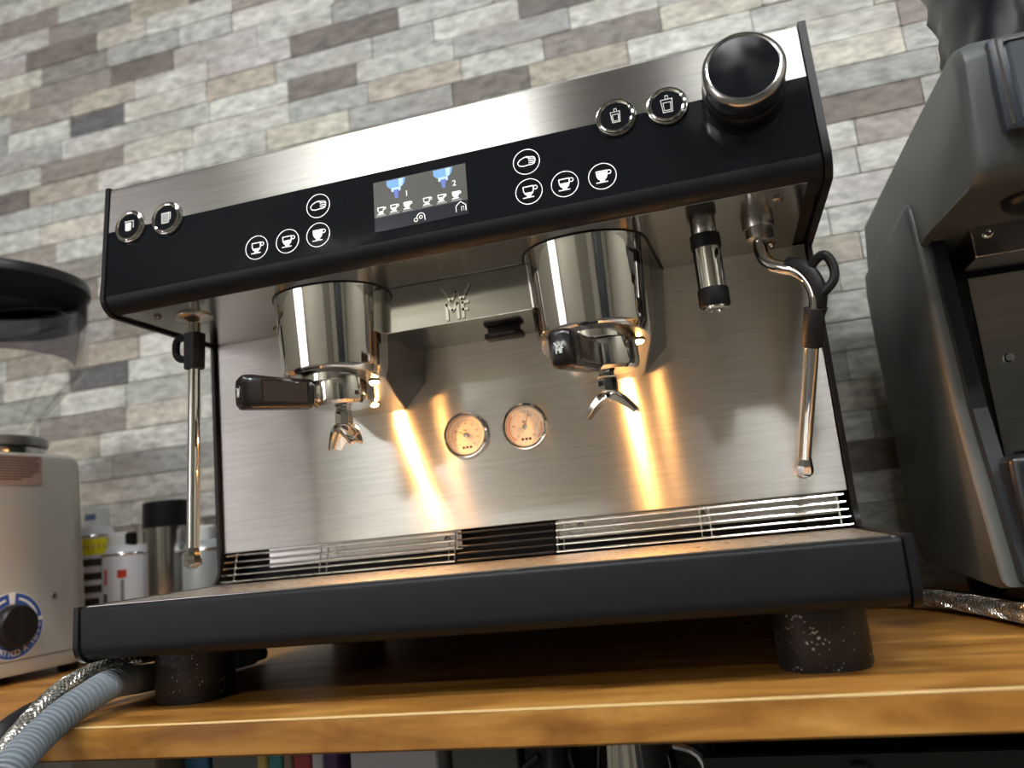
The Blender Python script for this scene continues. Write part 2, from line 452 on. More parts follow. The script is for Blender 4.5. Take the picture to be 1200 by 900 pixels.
dr = MB().box(-.1, .8, RY0, RY0 + .03, RZ0, RZ0 + 2.05).obj('added_door', 'door_wood', smooth=0); struct(dr, 'added dark door for reflections in the wall facing the counter', 'door')  # unseen door, added to vary the streaks reflected in the steel
k = MB().lathe([(.006, 0), (.02, .01), (.022, .04), (.012, .05)], (.72, RY0 + .03, .1), (0, 1, 0), 16).obj('door_handle', 'satin_steel', dr)
cabinet = empty('reflected_cabinet', (1.9, RY0 + .25, RZ0), 'added tall dark cabinet for reflections against the wall facing the counter', 'cabinet')  # unseen dark furniture, added for the chrome to reflect
MB().box(-.45, .45, -.2, .2, 0, 1.9).obj('body', 'dark_panel', cabinet, smooth=0)
for s_ in (-1, 1):
    dd = MB().rbox(min(0, s_ * .44) + .004, max(0, s_ * .44) - .004, .2, .22, .05, 1.87, .004).obj('cabinet_door', 'dark_panel', cabinet)
    MB().rbox(s_ * .05 - .008, s_ * .05 + .008, .22, .245, .85, 1.05, .004).obj('handle', 'satin_steel', dd)

# ceiling light panels ; leftmost and rightmost are added, unseen, to brighten the walls
for lx, ly, hx, hy, lab in [(-.14, -1.0, .31, .11, 'ceiling light nearest the espresso machine'), (-1.35, -3.25, .31, .16, 'added fill light in front of the bright window'), (1.0, -1.58, .31, .075, 'long ceiling light in the middle of the room'), (2.2, -1.1, .30, .20, 'added fill light above the right end of the counter')]:
    lamp = empty('ceiling_light', (lx, ly, RZ1), lab, 'light', 'ceiling light panels')
    mb = MB()
    for q in ((-hx - .02, -hx, -hy - .02, hy + .02), (hx, hx + .02, -hy - .02, hy + .02), (-hx, hx, -hy - .02, -hy), (-hx, hx, hy, hy + .02)):
        mb.box(q[0], q[1], q[2], q[3], -.03, 0)
    mb.obj('frame', 'white_paint', lamp, smooth=0)
    MB().box(-hx + .002, hx - .002, -hy + .002, hy - .002, -.025, -.012).obj('diffuser', 'panel_glow', lamp, smooth=0)

# --- brick facing of the back wall: twelve courses that repeat, as the facing does
def in_frame(x, z):
    q = Vector((x, RY1, z)) - CAM_LOC
    d = q.dot(fwd)
    if d < 0.05: return False
    u = 600 + FPX * q.dot(right) / d; v = 450 - FPX * q.dot(up) / d
    return -25 < u < 1225 and -25 < v < 925
def behind_machine(x, z):     # wall area fully covered by the espresso machine or the black machine
    q = Vector((x, RY1, z)) - CAM_LOC; d = q.dot(fwd)
    u = 600 + FPX * q.dot(right) / d; v = 450 - FPX * q.dot(up) / d
    a = 240 < u < 950 and v > 222 - (u - 130) * .238 + 25
    b = u > 1120 and v > 80
    c = v > 720
    return a or b or c
PAL = {'l': (222, 222, 215), 'g': (204, 206, 200), 'p': (206, 203, 199), 'b': (190, 183, 170), 'c': (216, 212, 200),
       't': (162, 157, 151), 'd': (134, 127, 121), 'k': (116, 115, 116), 's': (182, 183, 179), 'm': (176, 168, 161)}
BH = 0.0441; BZ = 0.118
ROWS = {}
FIX = {2: (-.62, [(.17, 'g'), (.20, 'l'), (.18, 's'), (.15, 'c'), (.20, 'p'), (.16, 'm')]),
       3: (-.66, [(.19, 'c'), (.15, 'l'), (.21, 'c'), (.17, 'g'), (.15, 't'), (.19, 'l')]),
       4: (-.63, [(.14, 'g'), (.22, 's'), (.16, 'l'), (.20, 'm'), (.18, 'p'), (.16, 'g')]),
       5: (-.69, [(.17, 'b'), (.20, 'l'), (.18, 'g'), (.17, 'c'), (.20, 's'), (.14, 'd')]),
       8: (-.588, [(.133, 'k'), (.19, 'l'), (.15, 'b'), (.20, 'g'), (.12, 's'), (.16, 'l')]),
       9: (-.584, [(.154, 'b'), (.17, 'l'), (.18, 'p'), (.22, 'd'), (.18, 'g'), (.156, 'm')]),
       10: (-.69, [(.205, 't'), (.145, 'd'), (.19, 'p'), (.16, 'g'), (.20, 's'), (.16, 'b')]),
       11: (-.66, [(.165, 't'), (.17, 's'), (.12, 'g'), (.22, 'l'), (.17, 'm'), (.215, 'c')]),
       7: (-.61, [(.15, 'l'), (.20, 'g'), (.17, 'l'), (.14, 'd'), (.19, 'g'), (.21, 's')]),
       6: (-.66, [(.20, 't'), (.16, 'c'), (.21, 'l'), (.16, 's'), (.18, 'b'), (.15, 'g')]),
       0: (-.70, [(.18, 'd'), (.12, 'c'), (.20, 'l'), (.18, 'm'), (.21, 'g'), (.17, 'p')]),
       1: (-.64, [(.20, 't'), (.14, 'b'), (.20, 'd'), (.17, 's'), (.16, 'b'), (.19, 'l')])}
rr = random.Random(31)
for r_ in range(12):
    if r_ in FIX: ROWS[r_] = FIX[r_]; continue
    L_ = []; tot = 0
    while tot < 1.0:
        w_ = rr.uniform(.12, .23)
        if 1.06 - tot - w_ < .1: w_ = 1.06 - tot
        L_.append((w_, rr.choice('llggppcsbmtmd'))); tot += w_
    ROWS[r_] = (-.7 + rr.uniform(0, .15), L_)
unit = MB().rbox(-.5, .5, -.5, .5, -.5, .5, .03, 1).mesh('brick', 'brick_object', 0)
rest = MB(); rest_col = []
count = 0
k0 = int(math.floor((RZ0 - BZ) / BH)); k1 = int(math.ceil((RZ1 - BZ) / BH))
for k in range(k0, k1):
    z0 = BZ + k * BH
    if z0 < RZ0 or z0 + BH > RZ1: continue
    start, L_ = ROWS[k % 12]
    per = sum(a for a, b in L_)
    n0 = int(math.floor((RX0 - start) / per)) - 1
    for rep in range(n0, 8):
        x = start + rep * per
        for w_, c_ in L_:
            xa, xb = max(x, RX0), min(x + w_, RX1); x += w_
            if xb - xa < .02: continue
            j = rr.uniform(-9, 9); tint = srgb(*[max(0, min(255, q + j + rr.uniform(-1.2, 1.2))) for q in PAL[c_]])
            gap = .0018; dep = rr.uniform(.004, .0065)
            zc = z0 + BH / 2
            smp = [(xa + (xb - xa) * t, zz) for t in (.02, .25, .5, .75, .98) for zz in (z0 + .002, z0 + BH - .002)]
            if any(in_frame(a, b) and not behind_machine(a, b) for a, b in smp):
                o = bpy.data.objects.new('brick', unit); COL.objects.link(o); o.parent = wall_back
                o.location = ((xa + xb) / 2, RY1 - dep / 2 + .001, zc); o.scale = (xb - xa - gap, dep + .002, BH - gap)
                o.color = tint; count += 1
            else:
                rest.box(xa + gap / 2, xb - gap / 2, RY1 - dep, RY1 + .001, z0 + gap / 2, z0 + BH - gap / 2)
                rest_col += [tint] * 8
ro = rest.obj('brick_facing', 'brick_attr', wall_back, smooth=0); ro['kind'] = 'stuff'
ca = ro.data.color_attributes.new('tint', 'FLOAT_COLOR', 'POINT')
for i, c_ in enumerate(rest_col): ca.data[i].color = c_
print('bricks built singly:', count)

# ------------------------------------------------------------------ wooden counter
CE = -0.0228; CT = 0.0286
counter = empty('wooden_counter', (0, 0.28, RZ0), 'honey-brown stained wooden counter board carrying the machines', 'counter')
off = Matrix.Translation((0, -.28, -RZ0))
prof = [(CE + .0015, 0), (CE, -.002), (CE, -CT + .002), (CE + .002, -CT), (.585, -CT), (.585, 0)]
MB().extrude(prof, 'x', -1.3, 1.7).xf(off).obj('counter_top', 'counter_wood', counter, smooth=0)
# worn lip along the front arris
mb = MB(); pts = []
for i in range(121):
    x = -1.3 + 3.0 * i / 120
    w_ = max(.0002, .0003 + .0009 * noise.noise(Vector((x * 14, 3.1, 0))) + .0004 * noise.noise(Vector((x * 60, 1.1, 0))))
    pts.append((x, w_))
lo = [Vector((x, CE - .0003, -.0012 - w_ * .5)) for x, w_ in pts]; hi = [Vector((x, CE + .0003 + w_, .0003)) for x, w_ in pts]
md = [Vector((x, CE - .0001, .0002)) for x, w_ in pts]
mb.loft([lo, md, hi], False, False, closed=False)
mb.xf(off).obj('worn_edge', 'worn_wood', counter)
for x in (-1.2, 1.6):
    for y in (.05, .52):
        MB().rbox(x - .035, x + .035, y - .035, y + .035, RZ0, -CT, .004).xf(off).obj('leg', 'crate_dark', counter)
tag(MB().box(-1.15, 1.55, .02, .56, -.47, -.445).obj('lower_shelf', 'crate_dark', None, 0), 'dark shelf board under the counter', 'shelf')
MB().tube([(-1.2, .0, -.058), (1.6, .0, -.058)], .0016, 8).xf(off).obj('rail', 'black_plastic', counter)

# ------------------------------------------------------------------ espresso machine
W = 0.71
ZH, YB, ZP, ZT, ZF = 0.3952, 0.2202, 0.1375, 0.1003, 0.0514
em = empty('espresso_machine', (W / 2, 0.25, 0), 'large two-group espresso machine in brushed steel and black on the wooden counter', 'espresso machine')
EM = Matrix.Translation((-W / 2, -0.25, 0))
def part(mb, name, m, parent=None, smooth=35, label=None):
    return mb.xf(EM).obj(name, m, parent or em, smooth, label)
def arc(cx, cy, r, a0, a1, n=6):
    return [(cx + r * math.cos(math.radians(a0 + (a1 - a0) * i / n)), cy + r * math.sin(math.radians(a0 + (a1 - a0) * i / n))) for i in range(n + 1)]

# base
prof = arc(.004, ZT - .004, .004, 90, 180, 4) + arc(.014, ZF + .014, .014, 180, 270, 8) + [(.06, ZF), (.06, ZT)]
part(MB().extrude(prof, 'x', 0.0006, W - .0006), 'front_fascia', 'black_matte')
part(MB().box(.001, W - .001, .06, .50, ZF + .002, ZT - .004), 'base_body', 'black_matte', smooth=0)
cap = [(-.0015, ZT + .001)] + arc(.0145, ZF + .0145, .017, 180, 270, 8) + [(.50, ZF - .0025), (.50, ZT + .001)]
part(MB().extrude(cap, 'x', -.0062, -.0008), 'end_cap', 'black_plastic')
part(MB().extrude(cap, 'x', W + .0008, W + .0072), 'end_cap', 'black_plastic')
part(MB().rbox(.003, W - .003, .0035, .216, ZT - .004, ZT + .0006, .0006, 1), 'drip_tray', 'tray_steel', smooth=0)
part(MB().rbox(.006, W - .006, .0025, .006, ZT, ZT + .0014, .0005, 1), 'tray_rim', 'satin_steel', smooth=0)
# feet (stadium-shaped)
for (x, y) in ((.062, .082), (W - .058, .082), (.062, .44), (W - .058, .44)):
    ring = lambda s_, z: [(x + (math.copysign(.0105, math.cos(t)) + .026 * math.cos(t)) * s_, y + .034 * math.sin(t) * s_, z) for t in [2 * PI * (i + .5) / 32 for i in range(32)]]
    part(MB().loft([ring(.97, 0), ring(1.0, .002), ring(1.0, ZF + .003)]), 'foot', 'foot_speckled')
# main body behind the back panel
part(MB().box(.004, W - .004, .262, .50, ZT, .52), 'rear_body', 'black_matte', smooth=0)
part(MB().box(.004, W - .004, .238, .262, .14, .40), 'rear_frame', 'black_flat', smooth=0)
side = [(YB - .006, ZH + .01), (YB - .006, ZT + .018)] + arc(YB - .022, ZT + .018, .016, 0, -85, 5) + [(.50, ZT), (.50, ZH + .01)]
part(MB().extrude(side, 'x', -.0045, -.0005), 'side_panel', 'black_plastic')
part(MB().extrude(side, 'x', W + .0005, W + .0055), 'side_panel', 'black_plastic')
part(MB().rbox(.0005, W - .0005, YB, YB + .003, ZP, ZH, .0006, 1), 'back_panel', 'brushed_steel', smooth=0, label='brushed steel back panel')
part(MB().box(.012, W - .012, YB + .003, YB + .02, ZP + .0004, ZP + .003), 'panel_fold', 'satin_steel', smooth=0)
# louvre under the back panel
part(MB().box(.055, .300, .233, .236, .116, .142), 'louvre_plate', 'satin_steel', smooth=0)
part(MB().box(.412, .70, .233, .236, .116, .142), 'louvre_plate', 'satin_steel', smooth=0)
for i in range(5):
    t = i / 4; z = .1338 - .0293 * t; y = .2155 - .0085 * t
    dx = .004 * t
    part(MB().tube([(.008 - dx, y, z), (.299, y, z)], .00125, 8), 'grille_rod', 'rod_chrome')
    part(MB().rbox(.302, .410, y - .001, y + .007, z - .0013, z + .0008, .0004, 1), 'shaded_slat', 'black_plastic', smooth=0)  # middle rods coloured black for the shade they sit in
    part(MB().tube([(.413, y, z), (W - .006 + dx, y, z)], .00125, 8), 'grille_rod', 'rod_chrome')
for x in (.0215, .1335, .1425, .2915, .2985, .4145, .4215, .565, .5745, .698):
    part(MB().tube([(x, .2172, .136), (x - .0005, .2087, .103)], .0010, 8), 'grille_wire', 'rod_chrome')
for x in (.283, .437, .567):
    part(MB().lathe([(.0035, 0), (.0035, .0015), (.0022, .0024), (.0016, .0012)], (x, .233, .1285), (0, -1, 0), 16), 'screw', 'dark_chrome')

# head
A = Vector((0, .0343, .4122)); VP = Vector((0, .06965, .99757)); SP = .1249; SB = .0724
pan = Plane(A, (1, 0, 0), VP)
def ps(s_, h=0):
    q = pan.p(0, s_, h); return (q.y, q.z)
top = ps(SP)
lip = [ps(-.0003)] + arc(.0515, .4122, .0172, 182, 272, 10) + [(.08, .3950), (.08, .40), (.05, .412)]
part(MB().extrude(lip, 'x', .0006, W - .0006), 'lower_lip', 'black_matte')
gl = [ps(0), ps(SB), ps(SB, -.004), ps(0, -.004)]
part(MB().extrude(gl, 'x', .0006, W - .0006), 'glass_panel', 'black_glass', smooth=0, label='glossy black glass touch panel')
a_ = arc(top[0] + .005, top[1] - .005, .005, 176, 90, 6)
st = [ps(SB + .0003)] + a_ + [(.48, top[1]), (.48, top[1] - .002), (.055, top[1] - .004), ps(SB + .0003, -.004)]
part(MB().extrude(st, 'x', .0006, W - .0006), 'top_cover', 'brushed_steel', label='brushed steel strip along the top edge')
cap = [ps(SP + .0005, .0012)] + [ps(.02, .0012)] + arc(.053, .4135, .0208, 184, 262, 8) + [(.085, .3925), (.47, .3925), (.47, top[1])]
part(MB().extrude(cap, 'x', -.0055, -.0006), 'head_end_cap', 'black_plastic')
part(MB().extrude(cap, 'x', W + .0006, W + .0070), 'head_end_cap', 'black_plastic')
part(MB().box(.001, W - .001, .078, .47, ZH + .003, .53), 'head_body', 'black_flat', smooth=0)
part(MB().rbox(.0062, W - .0125, .0496, YB + .001, ZH - .0004, ZH + .003, .0004, 1), 'underside_panel', 'brushed_under', smooth=0)
for x, y in ((.674, .0734), (.6744, .199), (.032, .0735), (.105, .19), (.125, .197)):
    part(MB().lathe([(.0046, 0), (.0046, .0012), (.0030, .0026), (.0018, .0012)], (x, y, ZH - .0004), (0, 0, -1), 16), 'screw', 'dark_chrome')

# marks on the touch panel
HI = .00045
def cup(mb, pl, fill, s_=1.0, solid_w=.00075):
    w = solid_w * s_
    pts = [(-.0052, .0050), (-.0050, .0008), (-.0038, -.0020), (-.0016, -.0036), (.0012, -.0036), (.0032, -.0020), (.0042, .0008), (.0044, .0050)]
    pts = [(a * s_, b * s_) for a, b in pts]
    stroke(mb, pl, pts, w, 0, HI, closed=True)
    if fill > 0:
        lev = -.0036 + .0074 * fill
        q = [(-.0050 + .0008, lev), (.0042 - .0008, lev), (.0034, max(-.001, -.0012)), (.0026, -.0020), (.0010, -.0030), (-.0014, -.0030), (-.0032, -.0020), (-.0042, -.001)]
        q = [(a * s_, min(b, lev) * s_) for a, b in q]
        slab(mb, pl, q, 0, HI * .9)
    ring2d(mb, pl.sub(.0062 * s_, .0030 * s_), .0018 * s_, w * .9, 0, HI, 14)
    stroke(mb, pl, [(-.0058 * s_, -.0058 * s_), (.0042 * s_, -.0058 * s_)], w, 0, HI)
    stroke(mb, pl, [(-.0022 * s_, -.0045 * s_), (.0016 * s_, -.0045 * s_)], w, 0, HI)
def hand(mb, pl):
    o_ = [(-.0082, .0005), (-.0060, .0030), (-.0020, .0046), (.0010, .0050), (.0030, .0042), (.0062, .0040), (.0078, .0030), (.0084, .0012), (.0080, -.0010), (.0072, -.0028), (.0050, -.0036), (.0016, -.0036), (-.0030, -.0040), (-.0068, -.0030), (-.0080, -.0012)]
    stroke(mb, pl, o_, .00070, 0, HI, closed=True)
    for v0, u1 in ((.0024, .0076), (.0004, .0080), (-.0016, .0074)):
        stroke(mb, pl, [(.0022, v0), (u1, v0 - .0002)], .00055, 0, HI)
    stroke(mb, pl, [(.0000, .0046), (.0030, .0030)], .0006, 0, HI)
for x, s_, kind in ((.1797, .0200, .35), (.2141, .0200, .62), (.2477, .0200, 1.0), (.2484, .0508, 'h'), (.4606, .0195, .35), (.4940, .0195, .62), (.5282, .0195, 1.0), (.4608, .0495, 'h')):
    pl = pan.sub(x, s_, .0001); mb = MB()
    ring2d(mb, pl, .0124, .00055, 0, HI, 40)
    if kind == 'h': hand(mb, pl)
    else: cup(mb, pl, kind)
    part(mb, 'touch_icon', 'icon_white', smooth=0, label='white ringed hand symbol' if kind == 'h' else 'white ringed cup symbol')

# round push buttons
for x, kind in ((.0291, 'jug'), (.0746, 'foam'), (.5465, 'glass'), (.5922, 'tall')):
    pl = pan.sub(x, .0731)
    n_ = pl.N
    b_ = part(MB().lathe([(.0186, -.002), (.0186, .0018), (.0178, .0030), (.0166, .0034), (.0160, .0022)], pl.o, n_, 40), 'push_button', 'dark_chrome', label='round push button')
    def sub(mb, name, m): 
        return mb.xf(EM).obj(name, m, b_)
    sub(MB().lathe([(.0164, .0016), (.0162, .0044), (.0150, .0050), (.0138, .0046), (.0132, .0036)], pl.o, n_, 40, cap1=False), 'button_ring', 'chrome')
    sub(MB().lathe([(.0136, .0016), (.0136, .0038), (.0001, .0038)], pl.o, n_, 40), 'button_face', 'black_glass')
    mb = MB(); q = pl.sub(0, 0, .0039)
    if kind in ('jug', 'foam'):
        stroke(mb, q, [(-.0050, .0052), (.0044, .0052), (.0058, .0048), (.0058, -.0026)], .0008, 0, .0003)
        if kind == 'jug':
            slab(mb, q, [(-.0042, .0036), (.0034, .0036), (.0032, -.0048), (.0014, -.0058), (-.0022, -.0058), (-.0040, -.0048)], 0, .0003)
        else:
            for i in range(4):
                for j in range(5):
                    disc2d(mb, q.sub(-.0035 + .0023 * i + (.0005 if j % 2 else -.0005), -.0050 + .0022 * j), .00088, 0, .0003, 8)
            stroke(mb, q, [(-.0048, .0044), (-.0044, -.0062), (.0038, -.0062), (.0042, .0044)], .0005, 0, .0003)
    else:
        h_ = 1.0 if kind == 'glass' else 1.2
        stroke(mb, q, [(-.0042 * h_, .0042 * h_), (.0042 * h_, .0042 * h_), (.0034 * h_, -.0062 * h_), (-.0032 * h_, -.0062 * h_)], .0006, 0, .0003, closed=True)
        stroke(mb, q, [(-.0026 * h_, .0016 * h_), (.0028 * h_, .0016 * h_), (.0024 * h_, -.0048 * h_), (-.0022 * h_, -.0048 * h_)], .0005, 0, .0003, closed=True)
        stroke(mb, q, [(-.0008, .0046 * h_), (-.0008, .0072 * h_), (.0016, .0072 * h_), (.0016, .0046 * h_)], .0005, 0, .0003)
    sub(mb, 'button_symbol', 'print_white')

# rotary knob
pl = pan.sub(.6570, .0705); kn = pl.N
kb = part(MB().lathe([(.0345, -.001), (.0345, .0110), (.0335, .0125)], pl.o, kn, 56), 'rotary_knob', 'black_plastic', label='large round metal control knob')
MB().lathe([(.0325, .0115), (.0334, .0130), (.0340, .0330), (.0338, .0352), (.0324, .0376), (.0298, .0388), (.0284, .0383)], pl.o, kn, 64, cap1=False).xf(EM).obj('knob_body', 'knob_metal', kb)
MB().lathe([(.0287, .034), (.0287, .0379), (.0001, .0379)], pl.o, kn, 56).xf(EM).obj('knob_face', 'black_glass', kb)

# display
dp = pan.sub(.3551, .0358, .0002)
DW, DH = .0942, .0520
disp = part(MB(), 'display', 'screen_upper') if False else None
mb = MB(); slab(mb, dp, rect(-DW / 2, DW / 2, -DH / 2 + .0145, DH / 2), 0, .0003); disp = part(mb, 'display', 'screen_upper', smooth=0, label='lit colour display')
def dsub(mb, name, m): return mb.xf(EM).obj(name, m, disp, 0)
mb = MB(); slab(mb, dp, rect(-DW / 2, DW / 2, -DH / 2, -DH / 2 + .0144), 0, .0003); dsub(mb, 'display_bar', 'screen_lower')
for cx, n_ in ((-.0235, '1'), (.0245, '2')):
    q = dp.sub(cx, DH / 2 - .001, .0004)
    mb = MB(); slab(mb, q, [(-.0098, 0), (.0098, 0), (.0086, -.0055), (.0060, -.0085), (-.0066, -.0085), (-.0094, -.0055)], 0, .0002); dsub(mb, 'brew_symbol', 'screen_blue')
    mb = MB(); slab(mb, q, [(.0030, -.0002), (.0075, -.0002), (.0062, -.0080), (.0030, -.0080)], .0002, .0003)
    slab(mb, q, [(-.0052, -.0086), (.0048, -.0086), (.0044, -.0125), (-.0048, -.0125)], 0, .0002); dsub(mb, 'brew_symbol', 'screen_pale')
    mb = MB(); slab(mb, q, [(-.0028, -.0110), (.0028, -.0110), (.0016, -.0200), (-.0014, -.0200)], .0002, .0004); dsub(mb, 'brew_symbol', 'screen_violet')
    t_ = text_obj('display_digit', n_, .0085, dp.sub(cx + .0105, .0075, .0006), 'screen_white', disp); t_.data.transform(EM)
for cx, f_ in ((-.040, .3), (-.0265, .6), (-.0130, 1), (.0070, .3), (.0215, .6), (.0360, 1)):
    mb = MB(); cup(mb, dp.sub(cx, -.0045, .0004), f_, .62, .0013); dsub(mb, 'display_cup', 'screen_white')
    mb = MB(); stroke(mb, dp.sub(cx, -.0098, .0004), [(-.0046, 0), (.0046, 0)], .0011, 0, .0002); dsub(mb, 'display_caption', 'print_grey')
mb = MB(); q = dp.sub(.0, -.0195, .0004)
ring2d(mb, q, .0040, .0008, 0, .0002, 16, -.3, PI + .3); ring2d(mb, q.sub(-.0050, -.002), .0018, .0007, 0, .0002, 12); ring2d(mb, q, .0016, .0007, 0, .0002, 10)
stroke(mb, q, [(.004, -.0012), (.0042, -.0036)], .0007, 0, .0002)
dsub(mb, 'display_sign', 'screen_white')
mb = MB(); q = dp.sub(.0400, -.0165, .0004)
stroke(mb, q, [(-.0048, -.0055), (-.0048, .0002), (0, .0042), (.0048, .0002), (.0048, -.0055)], .0007, 0, .0002)
stroke(mb, q, [(.0006, -.005), (.0006, -.001), (.0028, -.001), (.0028, -.005)], .0004, 0, .0002)
dsub(mb, 'display_sign', 'screen_white')

# ---- group heads
def group_outline(a, b, yc, back, n_exp, yback=YB):
    pts = []
    N = 40
    for i in range(N + 1):
        t = PI + PI * i / N            # from -x side round the front to +x side
        c, s_ = math.cos(t), math.sin(t)
        pts.append((math.copysign(abs(c) ** (2 / n_exp), c) * a, yc + math.copysign(abs(s_) ** (2 / n_exp), s_) * b))
    return pts
GX = (.2155, .4930)
lamp_pos = []
for gx in GX:
    yc = .125
    def rg(a, b, wb, zf, zb, ex=2.25, ysh=0.0, yb_=YB):
        P = group_outline(a, b, yc + ysh, wb, ex)
        full = [(-wb, yb_)] + [(-wb + (wb - a) * t, yb_ + (yc + ysh - yb_) * t) for t in (.33, .66)] + P + [(a + (wb - a) * t, yc + ysh + (yb_ - yc - ysh) * t) for t in (.33, .66)] + [(wb, yb_)]
        y_f = yc + ysh - b
        return [(gx + u, v, zf + (zb - zf) * (v - y_f) / (yb_ - y_f)) for u, v in full]
    def front_only(r_): return r_[3:-3]
    def back_only(r_): return r_[:4] + r_[-4:]
    r0, r1, r2 = rg(.0622, .0602, .0690, ZH - .0012, ZH - .0012), rg(.0616, .0596, .0685, ZH - .004, ZH - .004), rg(.0570, .0545, .0615, .3135, .3085)
    u1, u2 = rg(.0562, .0537, .0604, .3112, .3060), rg(.0535, .0510, .0345, .3098, .2812)
    g_ = part(MB().loft([front_only(r) for r in (r0, r1, r2, u1, u2)], True, False), 'group_head', 'chrome_group', smooth=40, label='polished chrome brew group')
    MB().loft([rg(.0634, .0614, .0700, ZH - .0002, ZH - .0002), rg(.0634, .0614, .0700, ZH - .0014, ZH - .0014)]).xf(EM).obj('gasket', 'black_plastic', g_)
    ex = lambda r: [(gx + (p[0] - gx) * 1.0005, p[1], p[2]) for p in back_only(r)]
    MB().loft([ex(r) for r in (r0, r1, r2, u2)], True, False).xf(EM).obj('group_housing', 'housing_metal', g_, 25)
    MB().loft([u2, [(gx + (p[0] - gx) * .97, p[1] + (.0005 if p[1] < .15 else 0), p[2] - .0012) for p in u2]], True, True).xf(EM).obj('group_underside', 'satin_steel', g_, 30)
    # shower ring above the portafilter
    MB().lathe([(.0365, 0), (.0365, .0085), (.035, .0095)], (gx, .118, .3080), (0, 0, -1), 40).xf(EM).obj('locking_ring', 'chrome', g_)
    for dx, y, lm_ in ((.041, .124, 'lamp_dim'), (.011, .185, 'lamp_glow')):
        z = .3100 - .0288 * (y - .0735) / (YB - .0735)
        ax = Vector((0, -.19, -1)).normalized()
        bz = MB().lathe([(.0062, -.002), (.0062, .0022), (.0052, .003), (.0046, .0022)], (gx + dx, y, z), ax, 24).xf(EM).obj('lamp_bezel', 'dark_chrome', g_)
        MB().lathe([(.0046, .001), (.0042, .0032), (.0026, .0046), (.0001, .0052)], (gx + dx, y, z), ax, 20).xf(EM).obj('lamp', lm_, g_, label='glowing warm lamp')

# bridge with the logo between the groups
br = part(MB().rbox(.268, .442, .122, YB, .3465, ZH - .0005, .0007, 1), 'logo_plate', 'chrome', smooth=0, label='steel plate with raised lettering')
br.data.materials.clear(); br.data.materials.append(MATS['plate_steel'])
lg = Plane((.355, .1218, .3668), (1, 0, 0), (0, 0, 1)); mb = MB()
SW = .0030
stroke(mb, lg, [(-.0150, .0165), (-.0060, .0020), (.0002, .0120), (.0062, .0020), (.0150, .0168)], SW, 0, .0016)
stroke(mb, lg, [(-.0112, -.0166), (-.0112, -.0006), (-.0052, -.0080), (.0008, -.0006), (.0008, -.0166)], SW, 0, .0016)
stroke(mb, lg, [(.0062, -.0166), (.0062, -.0010), (.0122, -.0010)], SW, 0, .0016)
stroke(mb, lg, [(.0062, -.0085), (.0110, -.0085)], SW, 0, .0016)
mb.xf(EM).obj('logo', 'chrome', br, 0, label='raised WMF letters')
cl = part(MB().rbox(.372, .402, .165, .198, .3385, .3463, .002, 2), 'cable_clip', 'black_plastic')
MB().rbox(.366, .408, .172, .190, .336, .3425, .002, 2).xf(EM).obj('clip_bar', 'black_plastic', cl)

# ---- pressure gauges
def gauge(cx, cz, nums, needle_deg, red=False):
    pl = Plane((cx, YB, cz), (1, 0, 0), (0, 0, 1)); N = pl.N
    g_ = part(MB().lathe([(.0265, 0), (.0268, .0022), (.0258, .0052), (.0240, .0064), (.0224, .0058), (.0210, .0030), (.0206, .0010)], pl.o, N, 48, cap1=False), 'pressure_gauge', 'chrome', label='round pressure gauge')
    MB().lathe([(.0208, .0005), (.0208, .0016), (.0001, .0016)], pl.o, N, 40).xf(EM).obj('dial', 'dial_cream', g_)
    mb = MB(); q = pl.sub(0, 0, .0017)
    a0, a1 = math.radians(230), math.radians(-50)
    nt_ = 40
    for i in range(nt_ + 1):
        t = a0 + (a1 - a0) * i / nt_; l_ = .0022 if i % 5 == 0 else .0013
        c, s_ = math.cos(t), math.sin(t)
        stroke(mb, q, [(.0178 * c, .0178 * s_), ((.0178 - l_) * c, (.0178 - l_) * s_)], .00028, 0, .0001)
    for dx in (-.0042, 0, .0042):
        slab(mb, q, rect(dx - .0014, dx + .0014, -.0152, -.0126), 0, .0001)
    mb.xf(EM).obj('dial_marks', 'dial_ink', g_, 0)
    if red:
        mb = MB(); ring2d(mb, q, .0190, .0009, 0, .0001, 16, math.radians(140), math.radians(230)); ring2d(mb, q, .0190, .0009, 0, .0001, 10, math.radians(-45), math.radians(10))
        mb.xf(EM).obj('dial_arc', 'dial_red', g_, 0)
    for i, s_ in enumerate(nums):
        t = a0 + (a1 - a0) * i / (len(nums) - 1)
        o_ = text_obj('dial_number', s_, .0034, pl.sub(.0132 * math.cos(t), .0132 * math.sin(t), .0018), 'dial_ink', g_, .0001); o_.data.transform(EM)
    o_ = text_obj('dial_unit', 'bar', .0036, pl.sub(-.0006, .0058, .0018), 'dial_ink', g_, .0001); o_.data.transform(EM)
    mb = MB(); t = math.radians(needle_deg); q2 = pl.sub(0, 0, .0024, t)
    slab(mb, q2, [(-.003, -.0005), (.0165, -.00015), (.0165, .00015), (-.003, .0005)], 0, .0004)
    nd = mb.xf(EM).obj('needle', 'dial_ink', g_, 0)
    MB().lathe([(.0028, .0016), (.0028, .0034), (.0018, .0042)], pl.o, N, 20).xf(EM).obj('needle_hub', 'satin_steel', g_)
gauge(.3209, .2415, ['0', '2', '4', '6', '8', '10', '12', '14', '16'], 153)
gauge(.3902, .2423, ['0', '0.5', '1', '1.5', '2', '2.5'], 72, True)

